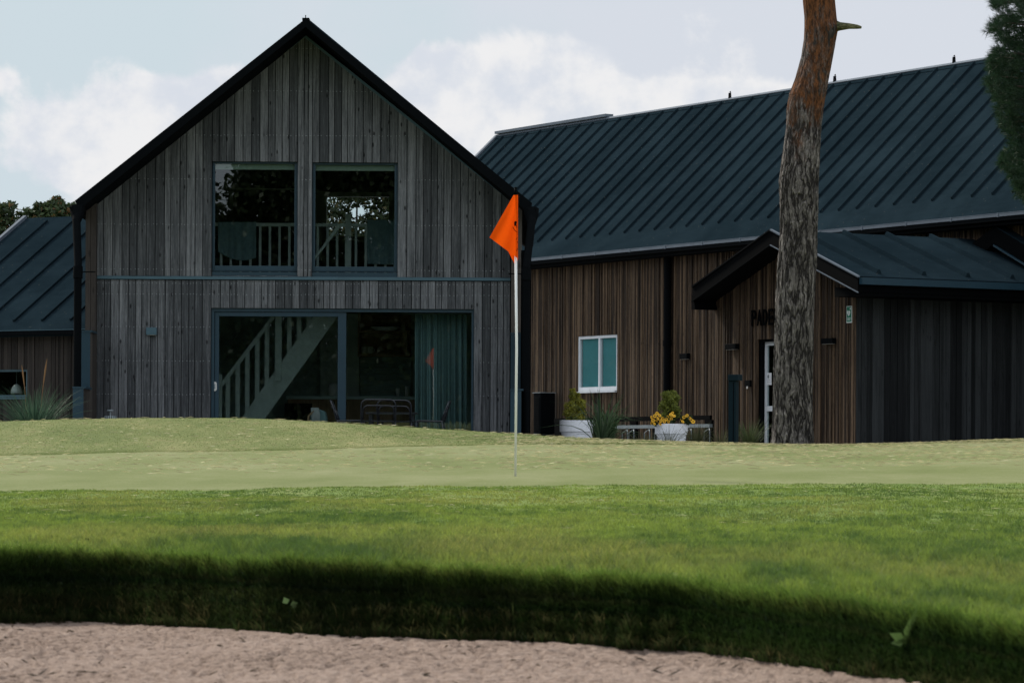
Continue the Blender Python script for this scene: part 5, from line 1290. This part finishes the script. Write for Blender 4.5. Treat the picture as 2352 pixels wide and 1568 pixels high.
for i in range(9):
    for j in range(9):
        f, h = i/8, j/8; x0_ = 606+(705-606)*f; y0_ = 1138+(1330-1138)*f; x1_ = 755-(755-708)*f**2; y1_ = 1250+(1332-1250)*f
        tip.append(Q(x0_+(x1_-x0_)*h, y0_+(y1_-y0_)*h, .045-.05*f*h+.02*math.sin(h*3)))
sheet(o, tip, 8, 8)
mm, gg = new_mat('orange_flag_cloth'); oc = gg.n('ShaderNodeTexCoord').outputs['Object']; nn_ = gg.noise(oc, 400, 2)
cc = gg.mix(nn_, (.74, .075, .004), (.90, .115, .006))
df = gg.n('ShaderNodeBsdfDiffuse', ins={0: cc}).outputs[0]; tl_ = gg.n('ShaderNodeBsdfTranslucent', ins={0: cc}).outputs[0]
gg.n('ShaderNodeOutputMaterial', ins={0: gg.n('ShaderNodeMixShader', ins={0: .42, 1: df, 2: tl_}).outputs[0]}); M['flag'] = mm
flag = o.build('flag', M['flag'], fs, True, recalc=False)
def D_at(x, y):
    best = min(((abs(fpos(i/40, j/40)[0]-x)+abs(fpos(i/40, j/40)[1]-y), i/40, j/40) for i in range(41) for j in range(41)))
    return fdy(best[1], best[2])-.004
fe = MB()
ov_ = [(697, 735), (703, 708), (722, 702), (738, 712), (736, 735), (728, 748), (730, 768), (712, 775), (699, 768), (702, 748)]
fe.prism([Q(x, y, D_at(x, y)-.002) for x, y in ov_], (0, -.002, 0))
def stroke(pts, w):
    for (xa, ya), (xb_, yb_) in zip(pts[:-1], pts[1:]):
        dx, dy = xb_-xa, yb_-ya; L = math.hypot(dx, dy); nx__, ny__ = -dy/L*w, dx/L*w
        fe.prism([Q(xa-nx__, ya-ny__, D_at(xa, ya)-.003), Q(xb_-nx__, yb_-ny__, D_at(xa, ya)-.003), Q(xb_+nx__, yb_+ny__, D_at(xa, ya)-.003), Q(xa+nx__, ya+ny__, D_at(xa, ya)-.003)], (0, -.002, 0))
stroke([(680, 786), (690, 812), (706, 836), (726, 854), (746, 864)], 4); stroke([(733, 762), (738, 785), (731, 803)], 3.5)
stroke([(746, 940), (728, 976)], 3); stroke([(741, 1000), (748, 1016)], 3); stroke([(750, 1100), (733, 1146)], 3)
fe.build('emblem', M['black_matt'], flag)

# ------------------------------------------------------------------ terrace chairs and table
def make_chair(label, loc, rz):
    t = thing('terrace_chair', label, 'chair', loc, 'black tube chairs on the terrace', rz)
    r_ = .0125
    def loop(w_, z0, z1, y0, y1, rad=.10):
        pts = [(-w_, y0, z0)]
        for k in range(7): a = math.pi-(math.pi/2)*k/6; f = (z1-rad+rad*math.sin(a)-z0)/(z1-z0); pts.append((-w_+rad+rad*math.cos(a), y0+(y1-y0)*f**1.6, z1-rad+rad*math.sin(a)))
        for k in range(7): a = math.pi/2-(math.pi/2)*k/6; f = (z1-rad+rad*math.sin(a)-z0)/(z1-z0); pts.append((w_-rad+rad*math.cos(a), y0+(y1-y0)*f**1.6, z1-rad+rad*math.sin(a)))
        return pts+[(w_, y0, z0)]
    def add(name, paths, rr=r_):
        o = MB()
        for p_ in paths: o.tube([Vector(q_) for q_ in p_], rr, 8)
        ob = o.build(name, M['chair'], None, True); ob.parent = t; return ob
    add('backrest', [loop(.29, .47, .815, .20, .31)])
    add('armrest', [loop(.265, .47, .715, .17, .285, .09)])
    add('seat_frame', [[(-.29, .20, .47), (-.28, .17, .465), (-.27, -.22, .475), (-.25, -.27, .46), (.25, -.27, .46), (.27, -.22, .475), (.28, .17, .465), (.29, .20, .47)]])
    sl_ = MB()
    for k in range(7): y_ = -.24+k*.066; sl_.box(-.262, .262, y_, y_+.05, .452, .462)
    ob = sl_.build('seat', M['chair'], None); ob.parent = t
    for sx in (-1, 1):
        add('leg', [[(sx*.285, .18, .465), (sx*.29, .26, .0)]]); add('leg', [[(sx*.255, -.25, .46), (sx*.27, -.28, 0.0)]])
    return t
def trr(px, Y): return ((px-CX)/F*Y, Y, ZBASE+.063)
c0 = make_chair('black tube chair left of the terrace table, facing right', trr(801, 61.2), R(90))
for px, Y, a, lab in ((992, 61.2, -92, 'black tube chair right of the terrace table, facing left'), (868, 60.5, 183, 'nearer black tube chair with its back to the lawn'), (908, 61.0, 176, 'further black tube chair with its back to the lawn, partly hidden')):
    c_ = copy_tree(c0); c_.location = trr(px, Y); c_.rotation_euler = (0, 0, R(a)); c_['label'] = lab
tb_ = thing('terrace_table', 'black slatted terrace table half hidden behind the tube chairs', 'table', trr(900, 61.6))
xt = trr(900, 61.6)[0]; o = MB(); zt3 = P(900, 947, 61.6).z
for k in range(6): o.box(xt-.44, xt+.44, 61.25+k*.12, 61.36+k*.12, zt3-.03, zt3)
o.build('tabletop', M['chair'], tb_)
for sx in (-.36, .36):
    for yy in (61.3, 61.9): o = MB(); o.box(xt+sx-.03, xt+sx+.03, yy, yy+.05, ZBASE+.063, zt3-.031); o.build('leg', M['chair'], tb_)
# armchair with fleece just inside the glass
ac = thing('armchair', 'low teal armchair with wooden arm inside the sliding door', 'armchair', (P(730, 950, 64).x, 64.0, ZBASE+.012))
xa = P(733, 950, 64).x; za = P(733, 940, 64).z
o = MB(); pts = [(-.14, 0), (-.15, .45), (-.12, .52), (0, .55), (.11, .52), (.14, .40), (.15, 0)]
o.prism([(xa+x, 63.8, za-.55+y) for x, y in pts], (0, .5, 0)); o.build('backrest', M['towel'], ac, bevel=.03)
o = MB(); o.tube([(xa-.20, 63.75, za-.30), (xa-.17, 63.75, za-.12), (xa-.08, 63.76, za-.03)], .018, 8); o.tube([(xa-.20, 63.75, za-.3), (xa-.22, 63.75, ZBASE+.012)], .016, 8); o.build('arm', M['wood_inside'], ac)
o = MB(); o.box(xa-.16, xa+.16, 63.79, 64.35, ZBASE+.1, za-.56); o.build('seat', M['towel'], ac)
S_ = MB()
fw_ = nrng.uniform(0, 1, 260)
st3 = []
for q in fw_: 
    x = xa-.13+q*.13; y = 63.77-.02*rng.random(); z1_ = za+.01+rng.uniform(-.01, .02); L = rng.uniform(.12, .30)
    st3.append([(x-.005, y, z1_), (x+.005, y, z1_), (x+.02+.02*q, y-.02, z1_-L)])
o = np_mesh('fleece', M['blade'], np.array(st3), 3, [(0, 1, 2)], np.full((len(st3), 3), .55)*nrng.uniform(.6, 1, (len(st3), 1))); tag(o, 'white fleece thrown over the back of the teal armchair', 'fleece')
# garden light by the gable wall
gl = thing('garden_light', 'small silver mushroom capped light with ribbed skirt at the foot of the gable wall', 'garden light', trr(252.5, 61.4))
xg, yg_, zg_ = trr(252.5, 61.4); zc1 = P(252, 941, 61.4).z; zs1 = P(252, 954.5, 61.4).z
o = MB(); o.lathe((xg, yg_, 0), [(.058, zc1-.022), (.062, zc1-.016), (.055, zc1), (.01, zc1+.004)], 20); o.build('cap', M['silver'], gl, True)
o = MB(); o.tube([(xg, yg_, zs1-.06), (xg, yg_, zc1-.02)], .016, 12); o.build('stem', M['silver'], gl)
o = MB()
for k in range(18):
    a = 2*math.pi*k/18; d_ = Vector((math.cos(a), math.sin(a), 0)); s_ = Vector((-math.sin(a), math.cos(a), 0))*.012
    p = Vector((xg, yg_, zs1)); o.prism([p+d_*.09-s_, p+d_*.09+s_, p+d_*.15+s_+Vector((0, 0, -.2)), p+d_*.15-s_+Vector((0, 0, -.2))], d_*.012)
o.build('skirt', M['silver'], gl)
o = MB(); o.lathe((xg, yg_, 0), [(.14, zg_), (.14, zs1-.2), (.07, zs1-.02), (.05, zs1-.03)], 20); o.build('base', M['black_matt'], gl)

# ------------------------------------------------------------------ small things in the near grass
def weed(px, py, Y, leaves, label, cat, name, col):
    p = P(px, py, Y); t = []
    for (dx, dy, L, w_, a) in leaves:
        c = p+Vector((dx, -.02, dy)); d_ = Vector((math.cos(a), -.3, math.sin(a)))*L; s_ = Vector((-math.sin(a), -.3, math.cos(a)))*w_
        t.append([c, c+d_*.4+s_, c+d_, c+d_*.4-s_])
    cl_ = np.array(col)*nrng.uniform(.7, 1.2, (len(t), 1))
    o = np_mesh(name, M['leaf'], np.array([[tuple(q) for q in r_] for r_ in t]), 4, [(0, 1, 2, 3)], cl_); return tag(o, label, cat)
def ybank(px):
    Ys, Zs = controls(np.array([float(px)])); return Ys[0], Zs[0]
def on_bank(px, py):
    Ys, Zs = ybank(px)
    for Y in np.linspace(Ys[2], 27, 2500):
        z = gz(np.array([float(px)]), np.array([Y]))[0]
        if z/Y >= -(py-CY-(px-CX)*ROLL)/F: return Y
    return 20.0
def put_weed(px, py, *a):
    Y = on_bank(px, py); return weed(px, py, Y-.03, *a)
put_weed(2078, 1470, [(0, 0, .07, .012, 1.4), (0, 0, .055, .016, .5), (0, 0, .055, .016, 2.7), (.0, .0, .045, .014, 3.3), (0, 0, .045, .014, -.1), (.012, .03, .08, .008, 1.3), (.005, -.01, .03, .018, 1.8)], 'small broad leafed weed growing from the shaded bank at the right', 'weed', 'weed_plant', (.10, .17, .05))
put_weed(668, 1388, [(0, 0, .03, .012, .3), (-.012, .004, .028, .014, 2.0), (.004, .0, .02, .010, -.3)], 'small pale green leaf pair in the middle of the shaded bank', 'weed', 'weed_plant', (.09, .15, .06))
put_weed(287, 1267, [(0, 0, .018, .007, .2), (0, .004, .016, .006, 2.9)], 'tiny orange fallen leaf on the lit rough grass', 'leaf', 'fallen_leaf', (.75, .25, .02))
put_weed(203, 1240, [(0, 0, .016, .008, .5), (0, 0, .014, .007, 2.4)], 'tiny dark fallen leaf on the rough grass at the left', 'leaf', 'fallen_leaf', (.02, .015, .01))

# ------------------------------------------------------------------ woods around the course, seen only in the glass
def wood_belt(name, pts, h0, h1, n, label, sz, gap=0.0):
    k = nrng.integers(0, len(pts)-1, n); f = nrng.uniform(0, 1, n); A_ = np.array(pts, float)
    xy = A_[k]*(1-f)[:, None]+A_[k+1]*f[:, None]+nrng.normal(0, 2.0, (n, 2))
    top = h0+(h1-h0)*np.clip((fbm(xy[:, 0]*.30, xy[:, 1]*.30, 101, 4)-.25)*2, 0, 1)
    top = top-gap*np.clip((-11.6-xy[:, 0])/1.0, 0, 1)   # tops lowered to let a streak of sky reflect in the upper window
    z = ZBASE-1+(top+1)*nrng.uniform(0, 1, n)**.8
    a = unit(n)*sz; b = np.cross(a, unit(n)); b = b/np.linalg.norm(b, axis=1)[:, None]*sz*.7
    p = np.stack([xy[:, 0], xy[:, 1], z], -1); v_ = np.stack([p-a, p+b, p+a, p-b], 1)
    t_ = nrng.uniform(0, 1, (n, 1)); c = np.array([.010, .020, .008])*(1-t_)+np.array([.04, .06, .02])*t_
    return tag(np_mesh(name, M['leaf'], v_, 4, [(0, 1, 2, 3)], c), label, None, None, 'stuff')
wood_belt('woodland', [(-26, 92), (-34, 104), (-44, 96), (-50, 78), (-52, 60), (-50, 40), (-46, 20)], 4.5, 9, 60000, 'woodland along the left side of the course', .28)
wood_belt('woodland', [(-22, -33), (-12, -35), (2, -36), (14, -35)], 15.0, 19, 220000, 'woodland straight behind the bunker', .16, 5.0)
wood_belt('undergrowth', [(-22, -36), (-12, -38), (2, -39), (14, -38)], 4.0, 6.0, 60000, 'undergrowth in the woodland behind the bunker', .2)
wood_belt('woodland', [(-46, 20), (-40, -18), (-22, -33)], 5, 9, 20000, 'woodland behind the bunker on the left', .4)
wood_belt('woodland', [(14, -35), (40, -28), (52, 10)], 5, 9, 20000, 'woodland behind the bunker on the right', .4)
